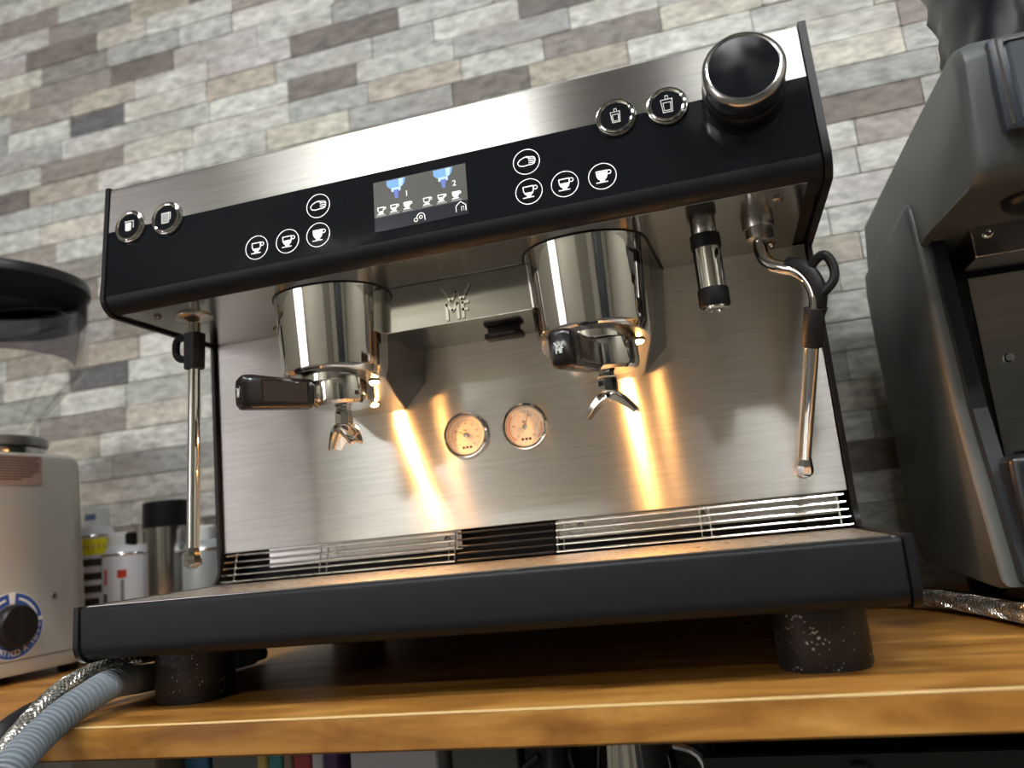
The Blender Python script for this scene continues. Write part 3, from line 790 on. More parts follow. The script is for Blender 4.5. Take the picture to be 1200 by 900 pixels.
# ---- left steam wand
wl_ = part(MB().lathe([(.0205, 0), (.0200, .0015), (.0160, .0042), (.0085, .0062), (.0070, .0075)], (.0613, .096, ZH - .0004), (0, 0, -1), 32), 'steam_wand', 'satin_steel', label='straight steam wand with black grip')
tip0 = Vector((.0613, .096, ZH - .006)); tip1 = Vector((.0613, .0820, .1240)); d_ = (tip1 - tip0)
Lw = d_.length; d_.normalize()
MB().tube([tip0, tip0 + d_ * (Lw - .022)], .0063, 20).xf(EM).obj('wand_tube', 'chrome', wl_)
def hexring(c, ax, r, n=8):
    u = ax.cross(Vector((0, 1, 0))).normalized(); w = ax.cross(u)
    return [c + (u * math.cos(2 * PI * i / n) + w * math.sin(2 * PI * i / n)) * r for i in range(n)]
def nozzle(base, ax, parent):
    MB().loft([hexring(base, ax, .0060), hexring(base + ax * .004, ax, .0070), hexring(base + ax * .014, ax, .0094), hexring(base + ax * .018, ax, .0090), hexring(base + ax * .0225, ax, .0030)]).xf(EM).obj('nozzle', 'chrome', parent, 25)
nozzle(tip1 - d_ * .0235, d_, wl_)
g0 = tip0 + d_ * .0135; g1 = tip0 + d_ * .0535
bx_ = MB(); u_ = Vector((1, 0, 0))
fr = lambda c, r: [c + Vector((x * r, y * r, 0)) for x, y in ((-1, -.6), (-.6, -1), (.6, -1), (1, -.6), (1, .6), (.6, 1), (-.6, 1), (-1, .6))]
bx_.loft([fr(g0, .0088), fr(g0 + d_ * .001, .0096), fr(g1 - d_ * .001, .0092), fr(g1, .0086)])
gr = bx_.xf(EM).obj('grip', 'grip_rubber', wl_)
lp = smooth_path([g0 + Vector((-.008, -.003, -.004)), g0 + Vector((-.0165, -.004, -.0045)), g0 + Vector((-.0205, -.004, -.010)), g0 + Vector((-.0205, -.004, -.021)), g0 + Vector((-.0160, -.004, -.0268)), g0 + Vector((-.007, -.003, -.0285))], 4)
MB().tube(lp, .0042, 8).xf(EM).obj('grip_loop', 'grip_rubber', gr)

# ---- hot water spout
ws = part(MB().lathe([(.0118, 0), (.0118, .010), (.0105, .012)], (.6085, .110, ZH - .0004), (0, 0, -1), 28), 'water_spout', 'satin_steel', label='short hot water spout with black bands')
sd = Vector((.003, 0, -1)).normalized(); so = Vector((.6085, .110, ZH - .010))
MB().lathe([(.0138, 0), (.0140, .001), (.0140, .0125), (.0136, .0135)], so, sd, 32).xf(EM).obj('spout_band', 'grip_rubber', ws)
MB().lathe([(.0130, .0), (.0130, .056)], so + sd * .010, sd, 32).xf(EM).obj('spout_sleeve', 'chrome', ws)
MB().lathe([(.0138, 0), (.0142, .001), (.0142, .0155), (.0132, .017)], so + sd * .0525, sd, 32).xf(EM).obj('spout_band', 'grip_rubber', ws)
MB().lathe([(.0115, 0), (.0115, .003), (.0085, .0035), (.008, .001)], so + sd * .069, sd, 28).xf(EM).obj('aerator', 'chrome', ws)

# ---- right steam wand
wr = part(MB().lathe([(.0150, 0), (.0150, .008), (.0146, .0092), (.0128, .0096), (.0128, .0185), (.0100, .020), (.0066, .021)], (.6582, .1212, ZH - .0004), (0, 0, -1), 24), 'steam_wand', 'satin_steel', label='bent steam wand with looped black grip')
tipR = Vector((.6653, .172, .1510)); bend = Vector((.6945, .100, .3080))
pth = smooth_path([(.6582, .1212, ZH - .018), (.6568, .1200, .3680), (.6580, .116, .3560), (.6640, .111, .3465), (.6730, .106, .3405), (.6830, .102, .3350), (.6905, .1000, .3245), bend, bend.lerp(tipR, .12)], 6)
dR = (tipR - bend).normalized()
MB().tube(pth + [bend.lerp(tipR, .3), tipR - dR * .022], .0063, 18).xf(EM).obj('wand_tube', 'chrome', wr)
nozzle(tipR - dR * .0245, dR, wr)
ga = bend + dR * .010; gb = bend + dR * .036
gr = MB().lathe([(.0086, 0), (.0092, .001), (.0092, .0345), (.0088, .0355)], ga, dR, 24).xf(EM).obj('grip', 'grip_rubber', wr)
sh = [(p + Vector((.0030, -.0005, .0025)), r) for p, r in zip(pth[24:48], [.0070 + .0012 * math.sin(PI * i / 23) for i in range(24)])]
MB().tube([p for p, r in sh] + [ga + Vector((.003, 0, 0))], [r for p, r in sh] + [.0085], 16).xf(EM).obj('grip_sleeve', 'grip_rubber', gr)
lp = smooth_path([(.6900, .098, .3300), (.7000, .094, .3400), (.7065, .092, .3420), (.7105, .092, .3370), (.7125, .092, .3270), (.7105, .092, .3180), (.7040, .094, .3115), (.6960, .098, .3060)], 4)
MB().tube(lp, .0042, 10).xf(EM).obj('grip_loop', 'grip_rubber', gr)

# ------------------------------------------------------------------ portafilters
def portafilter(gx, ang, label, z=.2975, tilt=0.0):
    t = empty('portafilter', (gx, .118, z), label, 'portafilter', 'portafilters in the brew groups', ang)
    MB().lathe([(.0335, .006), (.0338, .004), (.0338, -.014), (.0325, -.0195), (.0290, -.0225), (.012, -.0240)], (0, 0, 0), (0, 0, 1), 48).obj('bowl', 'chrome', t)
    def sec(y, w, h, z):
        return [(w * math.copysign(abs(math.cos(a)) ** .45, math.cos(a)), y, z + h * math.copysign(abs(math.sin(a)) ** .45, math.sin(a))) for a in [2 * PI * (i + .5) / 28 for i in range(28)]]
    MB().loft([sec(-.020, .0075, .0075, -.007), sec(-.0325, .0080, .0085, -.008), sec(-.037, .0120, .0135, -.0095)]).obj('neck', 'chrome', t)
    h_ = MB().loft([sec(-.0355, .0085, .0120, -.0095), sec(-.0375, .0104, .0150, -.0100), sec(-.072, .0108, .0160, -.0100), sec(-.099, .0114, .0172, -.0095), sec(-.106, .0110, .0165, -.0095), sec(-.1090, .0090, .0130, -.0095)]).obj('handle', 'handle_black', t, 50)
    for s_ in (-1, 1):
        def q(y, x, a, b): return [(s_ * x, y, a), (s_ * x, y, b)]
        mb = MB()
        ya, yb = -.042, -.091
        mb.add([(s_ * .0104, ya, -.0205), (s_ * .0104, ya, .0005), (s_ * .0109, yb, .0020), (s_ * .0109, yb, -.0205),
                (s_ * .0113, ya - .002, -.0190), (s_ * .0113, ya - .002, -.001), (s_ * .0120, yb + .002, .0004), (s_ * .0120, yb + .002, -.0190)],
               [(0, 1, 2, 3), (4, 5, 6, 7), (0, 1, 5, 4), (1, 2, 6, 5), (2, 3, 7, 6), (3, 0, 4, 7)])
        mb.obj('handle_inlay', 'handle_brown', h_, 0)
    lp_ = Plane((0, -.1091, -.0095), (1, 0, 0), (0, 0, 1)); mb = MB(); k_ = .27
    stroke(mb, lp_, [(-.0150 * k_, .0165 * k_), (-.0060 * k_, .0020 * k_), (.0002 * k_, .0120 * k_), (.0062 * k_, .0020 * k_), (.0150 * k_, .0168 * k_)], .0011, 0, .0003)
    stroke(mb, lp_, [(-.0112 * k_, -.0166 * k_), (-.0112 * k_, -.0006 * k_), (-.0052 * k_, -.0080 * k_), (.0008 * k_, -.0006 * k_), (.0008 * k_, -.0166 * k_)], .0011, 0, .0003)
    stroke(mb, lp_, [(.0062 * k_, -.0166 * k_), (.0062 * k_, -.0010 * k_), (.0122 * k_, -.0010 * k_)], .0011, 0, .0003)
    mb.obj('logo', 'print_white', h_, 0)
    sp = MB().lathe([(.0082, -.020), (.0080, -.026), (.0096, -.028), (.0100, -.038), (.0090, -.044)], (0, 0, 0), (0, 0, 1), 8).obj('spout', 'chrome', t, 20)
    # twin curved outlet: an arched trough with thickness
    rings = []
    for i in range(17):
        a = -1 + i / 8
        x = .0265 * a; z = -.0415 - .0215 * abs(a) ** 1.6
        w = .0118 - .0050 * abs(a) ** 1.5; th = .0082 - .0046 * abs(a)
        nrm = Vector((math.copysign(1, a) * 1.2 * abs(a) ** .75, 0, 1)).normalized()
        c = Vector((x, 0, z))
        rings.append([c + Vector((0, -w, 0)) - nrm * th * .9, c + Vector((0, -w, 0)) - nrm * .0006 * 0, c + Vector((0, -w * .5, 0)) + nrm * th * .45, c + Vector((0, w * .5, 0)) + nrm * th * .45,
                      c + Vector((0, w, 0)), c + Vector((0, w, 0)) - nrm * th * .9, c + Vector((0, w * .8, 0)) - nrm * th * .9, c + Vector((0, w * .4, 0)) - nrm * th * .1, c + Vector((0, -w * .4, 0)) - nrm * th * .1, c + Vector((0, -w * .8, 0)) - nrm * th * .9])
    MB().loft(rings).obj('outlet', 'chrome', sp, 60)
    t.rotation_euler = (tilt, 0, ang)
    return t
portafilter(GX[0] + .006, math.radians(-37), 'portafilter turned to the left with glowing lamp beside it, in the left group')
portafilter(GX[1] + .006, math.radians(-12), 'portafilter pointing towards the viewer, in the right group', .2935, math.radians(3))

# ------------------------------------------------------------------ hoses
def hose_corrugated():
    path = smooth_path([(.02, .24, .018), (.002, .15, .018), (-.002, .085, .021), (.006, .045, .026), (.012, .018, .0265), (.012, -.003, .0215), (.010, -.0287, .0130), (.012, -.0616, -.0010), (.020, -.094, -.016), (.026, -.12, -.040), (.028, -.135, -.09), (.02, -.13, -.30), (.0, -.06, -.55), (-.05, .05, -.88)], 24)
    P = [Vector(p) for p in path]; ds = [0]
    for a, b in zip(P, P[1:]): ds.append(ds[-1] + (b - a).length)
    pts, rad = [], []
    n = int(min(ds[-1], .50) / .00085); j = 0
    for i in range(n):
        s_ = i * .00085
        while ds[j + 1] < s_: j += 1
        t = (s_ - ds[j]) / max(1e-9, ds[j + 1] - ds[j]); pts.append(P[j].lerp(P[j + 1], t))
        rad.append(.0140 if (s_ / .0048) % 1 < .60 else .0116)
    pts += P[j + 1:]; rad += [.0135] * len(P[j + 1:])
    o = MB().tube(pts, rad, 20).obj('drain_hose', 'hose_grey', None, 30)
    tag(o, 'pale grey corrugated drain hose curling over the counter edge', 'hose')
hose_corrugated()
def braided(path, r, label):
    P = smooth_path(path, 10)
    ds = [0]
    for a, b in zip(P, P[1:]): ds.append(ds[-1] + (b - a).length)
    c = P[0]
    t = empty('braided_hose', c, label, 'hose', 'steel braided hoses')
    M_ = Matrix.Translation(-c)
    MB().tube(P, r * .94, 14).xf(M_).obj('hose_core', 'braid_core', t)
    mb = MB(); n = len(P)
    T = [((P[min(i + 1, n - 1)] - P[max(i - 1, 0)]).normalized()) for i in range(n)]
    ref = Vector((0, 0, 1)) if abs(T[0].z) < .9 else Vector((1, 0, 0)); u = T[0].cross(ref).normalized(); F = []
    for i in range(n):
        u = (u - T[i] * u.dot(T[i])).normalized(); F.append((u.copy(), T[i].cross(u)))
    def at(s_):
        j = 0
        lo_, hi_ = 0, n - 2
        while lo_ < hi_:
            m_ = (lo_ + hi_ + 1) // 2
            if ds[m_] <= s_: lo_ = m_
            else: hi_ = m_ - 1
        j = lo_; q = min(1, (s_ - ds[j]) / max(1e-9, ds[j + 1] - ds[j]))
        return P[j].lerp(P[j + 1], q), F[j][0].lerp(F[j + 1][0], q), F[j][1].lerp(F[j + 1][1], q)
    pitch_ = r * 6.5; step = .0016
    for hand_ in (1, -1):
        for k_ in range(10):
            pts = []
            m_ = int(ds[-1] / step)
            for i in range(m_ + 1):
                s_ = i * step; c_, uu, ww = at(s_); a = hand_ * 2 * PI * s_ / pitch_ + 2 * PI * k_ / 10
                pts.append(c_ + (uu * math.cos(a) + ww * math.sin(a)) * r)
            mb.tube(pts, .00075, 4, cap=False)
    o = mb.xf(M_).obj('braid', 'braid_wire', t, 0); o['kind'] = 'stuff'
braided([(.03, .28, .030), (.012, .16, .040), (.002, .085, .0435), (-.006, .052, .0432), (-.02, .017, .0353), (-.022, -.0125, .0242), (-.022, -.0395, .0075), (-.018, -.066, -.010), (-.02, -.08, -.045), (-.03, -.07, -.12), (-.05, -.06, -.3)], .0068, 'steel braided hose beside the grey drain hose')
braided([(.69, .40, .030), (.755, .385, .018), (.80, .335, .013), (.8365, .20, .0125), (.846, .13, .012), (.89, .070, .012), (1.02, .06, .012)], .0085, 'steel braided hose lying at the foot of the black machine')
o = MB().tube(smooth_path([(.01, .28, .012), (-.012, .17, .012), (-.026, .10, .012), (-.034, .055, .016), (-.04, .02, .016), (-.045, -.02, .010), (-.045, -.045, -.006), (-.045, -.052, -.06), (-.05, -.05, -.3)], 8), .0085, 16).obj('power_cable', 'grip_rubber')
tag(o, 'thick black cable beneath the left corner of the espresso machine', 'cable')
o = MB().tube(smooth_path([(.60, .46, .010), (.72, .44, .0095), (.80, .40, .0095), (.846, .30, .0095), (.862, .17, .0095), (.94, .11, .0095), (1.10, .11, .0095)], 8), .0085, 16).obj('power_cable', 'grip_rubber')
tag(o, 'thick black cable running beside the braided hose on the right', 'cable')

# ------------------------------------------------------------------ coffee grinder (left)
gr_rot = math.radians(-7)
gd = empty('coffee_grinder', (-.41, .262, 0), 'grey hammered-metal coffee grinder with clear hopper', 'coffee grinder', rotz=gr_rot)
def rrect(hx, hy, r, z, n=8):
    pts = []
    for cx, cy, a0 in ((hx - r, hy - r, 0), (-hx + r, hy - r, 90), (-hx + r, -hy + r, 180), (hx - r, -hy + r, 270)):
        pts += [(cx + r * math.cos(math.radians(a0 + 90 * i / n)), cy + r * math.sin(math.radians(a0 + 90 * i / n)), z) for i in range(n + 1)]
    return pts
bd = MB().loft([rrect(.100, .106, .052, .012), rrect(.1015, .1075, .052, .016), rrect(.1010, .1070, .052, .030), rrect(.0940, .0985, .050, .288), rrect(.0920, .0965, .050, .296), rrect(.0860, .0905, .050, .301)]).obj('body', 'hammered_grey', gd)
MB().loft([rrect(.1016, .1076, .052, .0295), rrect(.1016, .1076, .052, .0305)], False, False).obj('seam', 'black_flat', bd)
for x, y in ((-.07, -.075), (.07, -.075), (-.07, .075), (.07, .075)):
    MB().lathe([(.012, 0), (.014, .003), (.014, .0125)], (x, y, 0), (0, 0, 1), 20).obj('foot', 'black_plastic', gd)
MB().lathe([(.0700, .296), (.0720, .304), (.0720, .312), (.0690, .315)], (0, 0, 0), (0, 0, 1), 40).obj('collar', 'cap_white' if False else 'satin_steel', gd)
MB().lathe([(.0755, .315), (.0765, .317), (.0765, .326), (.0745, .328)], (0, 0, 0), (0, 0, 1), 48).obj('adjuster_ring', 'grey_ring', gd)
hp = MB().lathe([(.060, .328), (.062, .345), (.064, .352), (.126, .430), (.129, .438), (.130, .545)], (0, 0, 0), (0, 0, 1), 56, False, False).obj('hopper', 'clear_plastic', gd, label='clear plastic bean hopper')
MB().lathe([(.1275, .508), (.1278, .556)], (0, 0, 0), (0, 0, 1), 56, False, False).obj('lid_band', 'lid_plastic', hp)
MB().lathe([(.1260, .548), (.1325, .546), (.1335, .554), (.1320, .560), (.110, .564), (.001, .566)], (0, 0, 0), (0, 0, 1), 56, False, True).obj('lid', 'black_plastic', gd, label='dark hopper lid')
# curved smoked baffle inside the hopper
mb = MB(); rings = []
for j in range(10):
    a = math.radians(-60 + 110 * j / 9); zt_ = .505 - .050 * abs((j - 6) / 6) ** 2; zb_ = .440
    rings.append([(.112 * math.cos(a), .112 * math.sin(a), zb_), (.118 * math.cos(a), .118 * math.sin(a), zt_), (.115 * math.cos(a), .115 * math.sin(a), zt_), (.109 * math.cos(a), .109 * math.sin(a), zb_)])
mb.loft(rings).obj('baffle', 'smoke_plastic', hp)
MB().tube([(.030, -.058, .345), (.07, -.095, .42)], .0022, 8).obj('hopper_rib', 'clear_plastic', hp)
MB().tube([(.062, .005, .345), (.115, .01, .42)], .0022, 8).obj('hopper_rib', 'clear_plastic', hp)
# side plate with rating label and timer dial; the +x face leans in slightly towards the top
lean = math.atan2(.0070, .258)
fp = Plane((.1010, 0, .030), (0, 1, 0), (-math.sin(lean), 0, math.cos(lean)))
mb = MB(); slab(mb, fp, rect(-.075, .0135, .226, .2665), -.0004, .0008); lb = mb.obj('rating_label', 'label_brown', gd, 0)
mb = MB(); rl = random.Random(4)
for i in range(9):
    u = -.072; v = .2625 - i * .0036
    end = .006 if i < 6 else (-.002 if i < 8 else -.02)
    while u < end:
        w_ = rl.uniform(.003, .010); stroke(mb, fp, [(u, v), (min(u + w_, end + .003), v)], .0016, .0008, .0011); u += w_ + .0016
mb.obj('label_print', 'ink_brown', lb, 0)
kc = fp.sub(-.0300, .0435, .0)
mb = MB(); disc2d(mb, kc, .0425, -.0004, .0007, 48); dl = mb.obj('timer_scale', 'dial_paper', gd, 0)
mb = MB()
ring2d(mb, kc, .0345, .0135, .0007, .0011, 40, math.radians(188), math.radians(364))
ring2d(mb, kc, .0345, .0135, .0007, .0011, 16, math.radians(12), math.radians(84))
ring2d(mb, kc, .0345, .0135, .0007, .0011, 16, math.radians(98), math.radians(172))
mb.obj('blue_ring', 'dial_blue', dl, 0)
mb = MB()
for a0, a1 in ((20, 76), (106, 164)):
    ring2d(mb, kc, .0345, .0030, .0011, .0014, 14, math.radians(a0), math.radians(a1))
mb.obj('arrow_mark', 'dial_paper', dl, 0)
word = 'AUTOMATICO A TEMPO'
for i, ch in enumerate(word):
    if ch == ' ': continue
    a = math.radians(194 + (356 - 194) * i / (len(word) - 1))
    text_obj('dial_letter', ch, .0098, kc.sub(.0345 * math.cos(a), .0345 * math.sin(a), .0013, a + PI / 2), 'dial_paper', dl, .0003)
tk = MB().lathe([(.0270, .0008), (.0275, .003), (.0262, .014), (.0240, .0165), (.001, .0168)], kc.o, kc.N, 40).obj('timer_knob', 'black_plastic', gd)
mb = MB(); q = kc.sub(0, 0, .0160, math.radians(86)); slab(mb, q, [(-.0235, -.0045), (.0235, -.0035), (.0235, .0035), (-.0235, .0045)], 0, .0060); mb.obj('knob_ridge', 'black_plastic', tk, 0)
MB().lathe([(.0045, 0), (.0040, .0015), (.0015, .0022)], fp.p(.030, .075, 0), fp.N, 16).obj('screw', 'satin_steel', gd)

# ------------------------------------------------------------------ cans and flask behind
def can(name, x, y, r, hgt, body, label, cat='spray can', shoulder=True):
    t = empty(name, (x, y, 0), label, cat, 'cans and flask by the wall')
    if shoulder:
        b = MB().lathe([(r * .96, 0), (r, .003), (r, hgt - .004), (r * .96, hgt), (r * .78, hgt + .010), (r * .62, hgt + .013)], (0, 0, 0), (0, 0, 1), 36).obj('body', body, t)
        MB().lathe([(r * 1.01, hgt - .004), (r * 1.03, hgt - .002), (r * 1.0, hgt)], (0, 0, 0), (0, 0, 1), 36, False, False).obj('rim', 'satin_steel', b)
    else:
        b = MB().lathe([(r * .97, 0), (r, .003), (r, hgt)], (0, 0, 0), (0, 0, 1), 36).obj('body', body, t)
    return t, b
def patch(parent, r, a0, a1, z0, z1, m, name='print_block', n=8):
    mb = MB(); rings = []
    for i in range(n + 1):
        a = math.radians(a0 + (a1 - a0) * i / n); c, s_ = math.cos(a), math.sin(a)
        rings.append([(r * c, r * s_, z0), ((r + .0005) * c, (r + .0005) * s_, z0), ((r + .0005) * c, (r + .0005) * s_, z1), (r * c, r * s_, z1)])
    mb.loft(rings); return mb.obj(name, m, parent)
CY = .475
# spray can with yellow band
t, b = can('spray_can', -.418, CY, .030, .190, 'can_white', 'spray can with yellow band and red flame print')
patch(b, .030, -140, -10, .158, .184, 'can_yellow', 'yellow_band', 16)
for zz, m_ in ((.140, 'can_dark'), (.118, 'can_dark'), (.098, 'can_dark')): patch(b, .030, -100, -30, zz, zz + .012, m_)
patch(b, .030, -100, -40, .030, .090, 'can_dark'); patch(b, .0306, -85, -42, .040, .075, 'can_red'); patch(b, .0310, -75, -45, .040, .055, 'can_orange')
for i in range(6): patch(b, .0306, -105 + i * 15, -97 + i * 15, .167, .175, 'box_yellow')
MB().lathe([(.019, .2), (.0205, .203), (.0200, .232), (.017, .236)], (0, 0, 0), (0, 0, 1), 24).obj('cap', 'cap_white', t)
patch(t, .0204, -100, -50, .214, .224, 'can_blue')
t, b = can('spray_can', -.350, CY - .012, .0345, .156, 'can_white', 'white spray can with red and grey print')
patch(b, .0345, -70, -48, .118, .130, 'can_red')
patch(b, .0345, -62, -54, .060, .115, 'box_grey'); patch(b, .0345, -112, -100, .108, .132, 'can_red'); patch(b, .0345, -115, -100, .040, .095, 'can_dark')
patch(b, .0345, -95, -84, .028, .060, 'box_grey')
MB().lathe([(.020, .166), (.021, .169), (.0205, .186), (.018, .189)], (-.008, 0, 0), (0, 0, 1), 24).obj('cap', 'cap_white', t)
MB().lathe([(.009, .166), (.009, .185), (.006, .188)], (.016, -.006, 0), (0, 0, 1), 16).obj('valve', 'black_plastic', t)
t, b = can('steel_flask', -.284, CY + .005, .0365, .190, 'satin_steel', 'steel flask with a black screw cap', 'flask', False)
MB().lathe([(.0370, .190), (.0375, .192), (.0370, .230), (.035, .232)], (0, 0, 0), (0, 0, 1), 36).obj('cap', 'black_plastic', t)
t, b = can('spray_can', -.208, CY, .0370, .150, 'can_tin', 'pale grey metal can right behind the left steam wand', 'can')
MB().lathe([(.017, .162), (.018, .165), (.0175, .183), (.014, .186)], (-.004, 0, 0), (0, 0, 1), 20).obj('cap', 'cap_white', t)

# ------------------------------------------------------------------ black coffee machine (right)
XS = .82; XE = 1.18
cm = empty('coffee_machine', (1.0, .26, 0), 'dark grey and black automatic coffee machine at the right edge', 'coffee machine')
CM = Matrix.Translation((-1.0, -.26, 0))
def cpart(mb, name, m, parent=None, smooth=35, label=None): return mb.xf(CM).obj(name, m, parent or cm, smooth, label)
for x, y in ((.878, .22), (1.14, .22), (.878, .46), (1.14, .46)):
    cpart(MB().lathe([(.018, 0), (.020, .003), (.020, .036)], (x, y, 0), (0, 0, 1), 20), 'foot', 'black_plastic')
# core body and head (profile in y,z)
head = arc(.043, .458, .022, 100, 180, 5) + [(.036, .385)] + arc(.058, .388, .022, 190, 262, 5) + [(.20, .375), (.272, .37), (.272, .05), (.50, .05), (.51, .42), (.475, .482), (.20, .4815)]
def inset(mbx0, mbx1, b):   # rounded long edges by three sections
    def sc(k, x): 
        cy, cz = .27, .40
        return [(x, cy + (y - cy) * k, cz + (z - cz) * k) for y, z in head]
    return [sc(.955, mbx0), sc(.985, mbx0 + b * .3), sc(1.0, mbx0 + b), sc(1.0, mbx1 - b), sc(.985, mbx1 - b * .3), sc(.955, mbx1)]
cpart(MB().loft(inset(XS, XE, .012)), 'housing', 'machine_grey', smooth=40)
# lower side plates standing proud
sidep = [(.166, .040), (.209, .20)] + [(.232, .395)] + arc(.249, .412, .014, 170, 90, 5) + [(.50, .424), (.512, .40), (.50, .075)] + arc(.46, .075, .035, 0, -90, 4) + [(.20, .036)]
for xa, xb in ((XS - .005, XS + .016), (XE - .016, XE + .005)):
    cy, cz = .35, .23
    sc = lambda k, x: [(x, cy + (y - cy) * k, cz + (z - cz) * k) for y, z in sidep]
    cpart(MB().loft([sc(.97, xa), sc(.992, xa + .0025), sc(1, xa + .006), sc(1, xb - .006), sc(.992, xb - .002), sc(.97, xb)]), 'side_plate', 'machine_grey', smooth=40)
    cpart(MB().extrude([(.150, .045), (.196, .20), (.222, .385), (.26, .40), (.26, .045)], 'x', xa + .012, xb + (.004 if xa < .9 else 0)), 'front_pillar', 'machine_black', smooth=0)
# front of the head
ff = Plane((XS, .0205, .375), (1, 0, 0), (0, -.0, 1))
cpart(MB().rbox(XS + .018, XE - .018, .016, .030, .392, .470, .004, 2), 'front_fascia', 'machine_front')
cpart(MB().rbox(XS + .030, XE - .030, .0130, .020, .398, .4625, .0015, 1), 'glass_panel', 'machine_screen', smooth=0)
cpart(MB().box(XS + .0225, XS + .0245, .0140, .020, .396, .4680), 'silver_trim', 'rod_chrome', smooth=0)
cpart(MB().box(XS + .0285, XE - .03, .0125, .020, .4630, .4642), 'silver_trim', 'satin_steel', smooth=0)
# recess
cpart(MB().box(XS + .018, XE - .018, .268, .30, .05, .40), 'inner_wall', 'machine_black', smooth=0)
cpart(MB().rbox(.8655, XE - .045, .2640, .270, .06, .3405, .001, 1), 'steel_panel', 'brushed_steel', smooth=0)
ub = cpart(MB().rbox(.858, XE - .04, .200, .262, .345, .3795, .001, 1), 'steel_bracket', 'satin_steel', smooth=0)
for x, y, z in ((.8718, .200, .3670), (.888, .264, .2525), (.888, .264, .1), (1.10, .264, .2525)):
    cpart(MB().lathe([(.0052, 0), (.0050, .002), (.0036, .0034), (.0022, .0034), (.0018, .0016)], (x, y, z), (0, -1, 0), 18), 'screw', 'chrome')
sp = cpart(MB().lathe([(.026, 0), (.026, .020), (.022, .024)], (.885, .115, .385), (0, 0, -1), 28), 'coffee_spout', 'black_plastic')
MB().rbox(.876, .894, .060, .115, .350, .372, .004, 2).xf(CM).obj('spout_arm', 'black_plastic', sp)
cpart(MB().rbox(.834, XE - .014, .150, .262, .036, .153, .008, 3), 'drip_drawer', 'machine_black')
cpart(MB().rbox(.868, .884, .170, .250, .150, .158, .003, 2), 'drawer_catch', 'black_plastic')

# bag over the hopper
def bag():
    t = MB(); rings = []
    base = Vector((.985, .18, .4825))
    for j in range(27):
        f = j / 26; z = .0 + .33 * f; ring_ = []
        hx = .112 + .010 * f; hy = .078
        for i in range(72):
            a = 2 * PI * i / 72; c, s_ = math.cos(a), math.sin(a)
            x = math.copysign(abs(c) ** .42, c) * hx; y = math.copysign(abs(s_) ** .42, s_) * hy
            pz = noise.noise(Vector((x * 16, y * 16, z * 7))) ; rz = 1 - abs(noise.noise(Vector((x * 13 + 4, y * 13 + z * 20, z * 15))))
            k_ = 1 + .045 * pz + .09 * (rz ** 2 - .6)
            if f > .9: k_ *= 1 - (f - .9) * 3.0
            ring_.append((x * k_, y * k_, z))
        rings.append(ring_)
    t.loft(rings)
    o = t.obj('plastic_bag', 'bag_plastic', None, 25); o.location = base
    tag(o, 'black plastic bag pulled over the hopper on the dark coffee machine', 'bag')
bag()

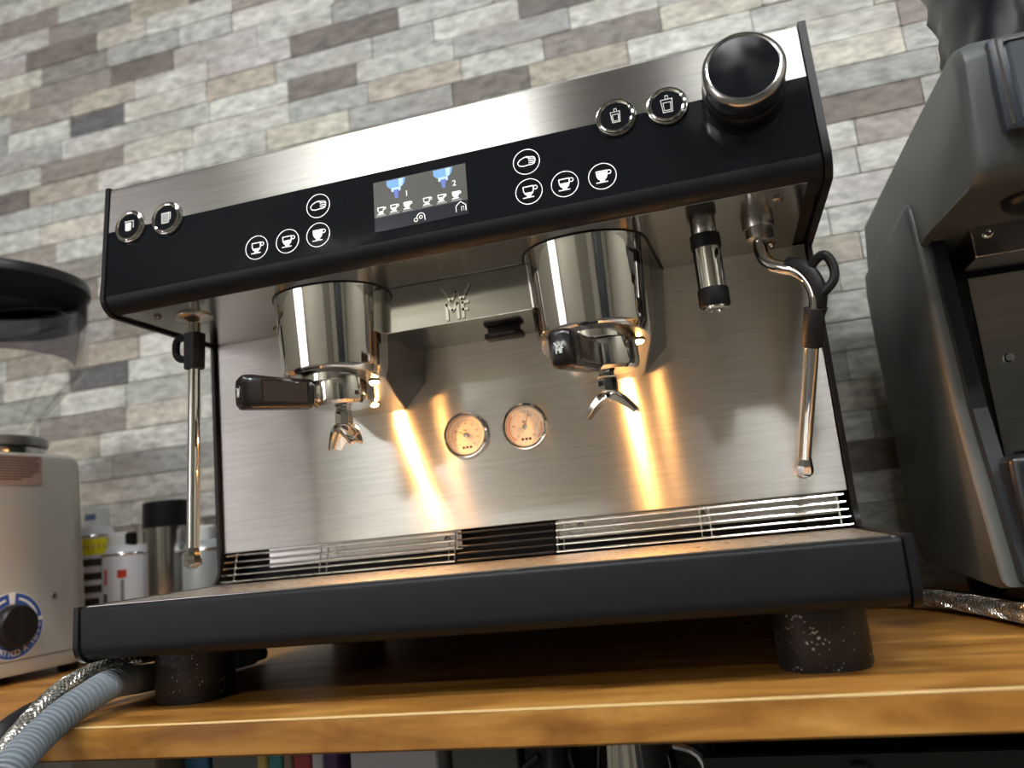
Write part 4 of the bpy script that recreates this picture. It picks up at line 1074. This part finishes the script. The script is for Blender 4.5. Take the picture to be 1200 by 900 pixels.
# ------------------------------------------------------------------ things on the lower shelf
SZ = -.445
def carton(x0, x1, y0, y1, h, m, label, cat='box'):
    t = empty('carton', ((x0 + x1) / 2, (y0 + y1) / 2, SZ), label, cat, 'boxes under the counter')
    w_, d_ = (x1 - x0) / 2, (y1 - y0) / 2
    MB().rbox(-w_, w_, -d_, d_, 0, h - .012, .002, 1).obj('body', m, t)
    MB().rbox(-w_ - .002, w_ + .002, -d_ - .002, d_ + .002, h - .035, h, .002, 1).obj('lid', m, t)
    return t
carton(-.30, -.165, .30, .50, .37, 'box_beige', 'beige cardboard box beneath the left end of the counter')
carton(-.155, -.118, .34, .50, .36, 'box_blue', 'narrow blue box between beige and grey ones under the counter')
carton(-.112, -.04, .34, .50, .37, 'box_grey', 'grey box left of the coloured folders under the counter')
x = -.032
for m_, w_, lab in (('box_yellow', .016, 'yellow folder'), ('box_teal', .022, 'teal folder'), ('box_beige', .014, 'beige folder'), ('box_red', .026, 'red folder'), ('box_white', .018, 'thin white folder'), ('box_purple', .020, 'purple folder')):
    t = empty('folder', (x + w_ / 2, .42, SZ), lab + ' standing upright under the counter', 'folder', 'folders under the counter')
    MB().rbox(-w_ / 2 + .001, w_ / 2 - .001, -.10, .10, 0, .365, .002, 1).obj('cover', m_, t)
    MB().box(-w_ / 2 + .003, w_ / 2 - .003, -.097, .1005, .004, .3655).obj('pages', 'box_white', t, 0)
    x += w_
carton(.10, .215, .32, .50, .38, 'box_white', 'big white box under the middle of the counter')
carton(.225, .31, .34, .50, .37, 'box_grey', 'grey box right of the big white box under the counter')
carton(.318, .350, .34, .50, .365, 'crate_dark', 'narrow dark box in the gap under the counter')
t = empty('steel_jug', (.455, .30, SZ), 'shiny steel jug under the counter', 'jug')
MB().lathe([(.042, 0), (.046, .004), (.047, .30), (.040, .35), (.042, .385), (.040, .385), (.038, .35), (.045, .30)], (0, 0, 0), (0, 0, 1), 36).obj('body', 'chrome', t)
MB().tube(smooth_path([(.044, 0, .33), (.075, 0, .31), (.078, 0, .22), (.046, 0, .17)], 5), .006, 10).obj('handle', 'chrome', t)
t = empty('kettle', (.375, .27, SZ), 'black kettle-like pot left of the steel jug under the counter', 'pot')
MB().lathe([(.030, 0), (.034, .01), (.030, .28), (.018, .33), (.016, .375), (.018, .38)], (0, 0, 0), (0, 0, 1), 28).obj('body', 'black_plastic', t)
MB().tube(smooth_path([(-.02, 0, .33), (-.045, 0, .30), (-.045, 0, .2), (-.03, 0, .15)], 5), .005, 8).obj('handle', 'black_plastic', t)
t = empty('shade_crate', (.90, .33, SZ), 'dark crate standing in for shade under the right end of the counter', 'crate')  # dark crate added where the space is merely in shade
for a in ((-.36, .36, -.19, -.18, 0, .36), (-.36, .36, .17, .18, 0, .36), (-.36, -.35, -.18, .17, 0, .36), (.35, .36, -.18, .17, 0, .36), (-.35, .35, -.18, .17, 0, .01)):
    MB().box(*a).obj('panel', 'crate_dark', t, 0)
for a in (-.23, 0, .23): MB().rbox(a - .008, a + .008, -.197, -.19, .01, .355, .002, 1).obj('rib', 'crate_dark', t)
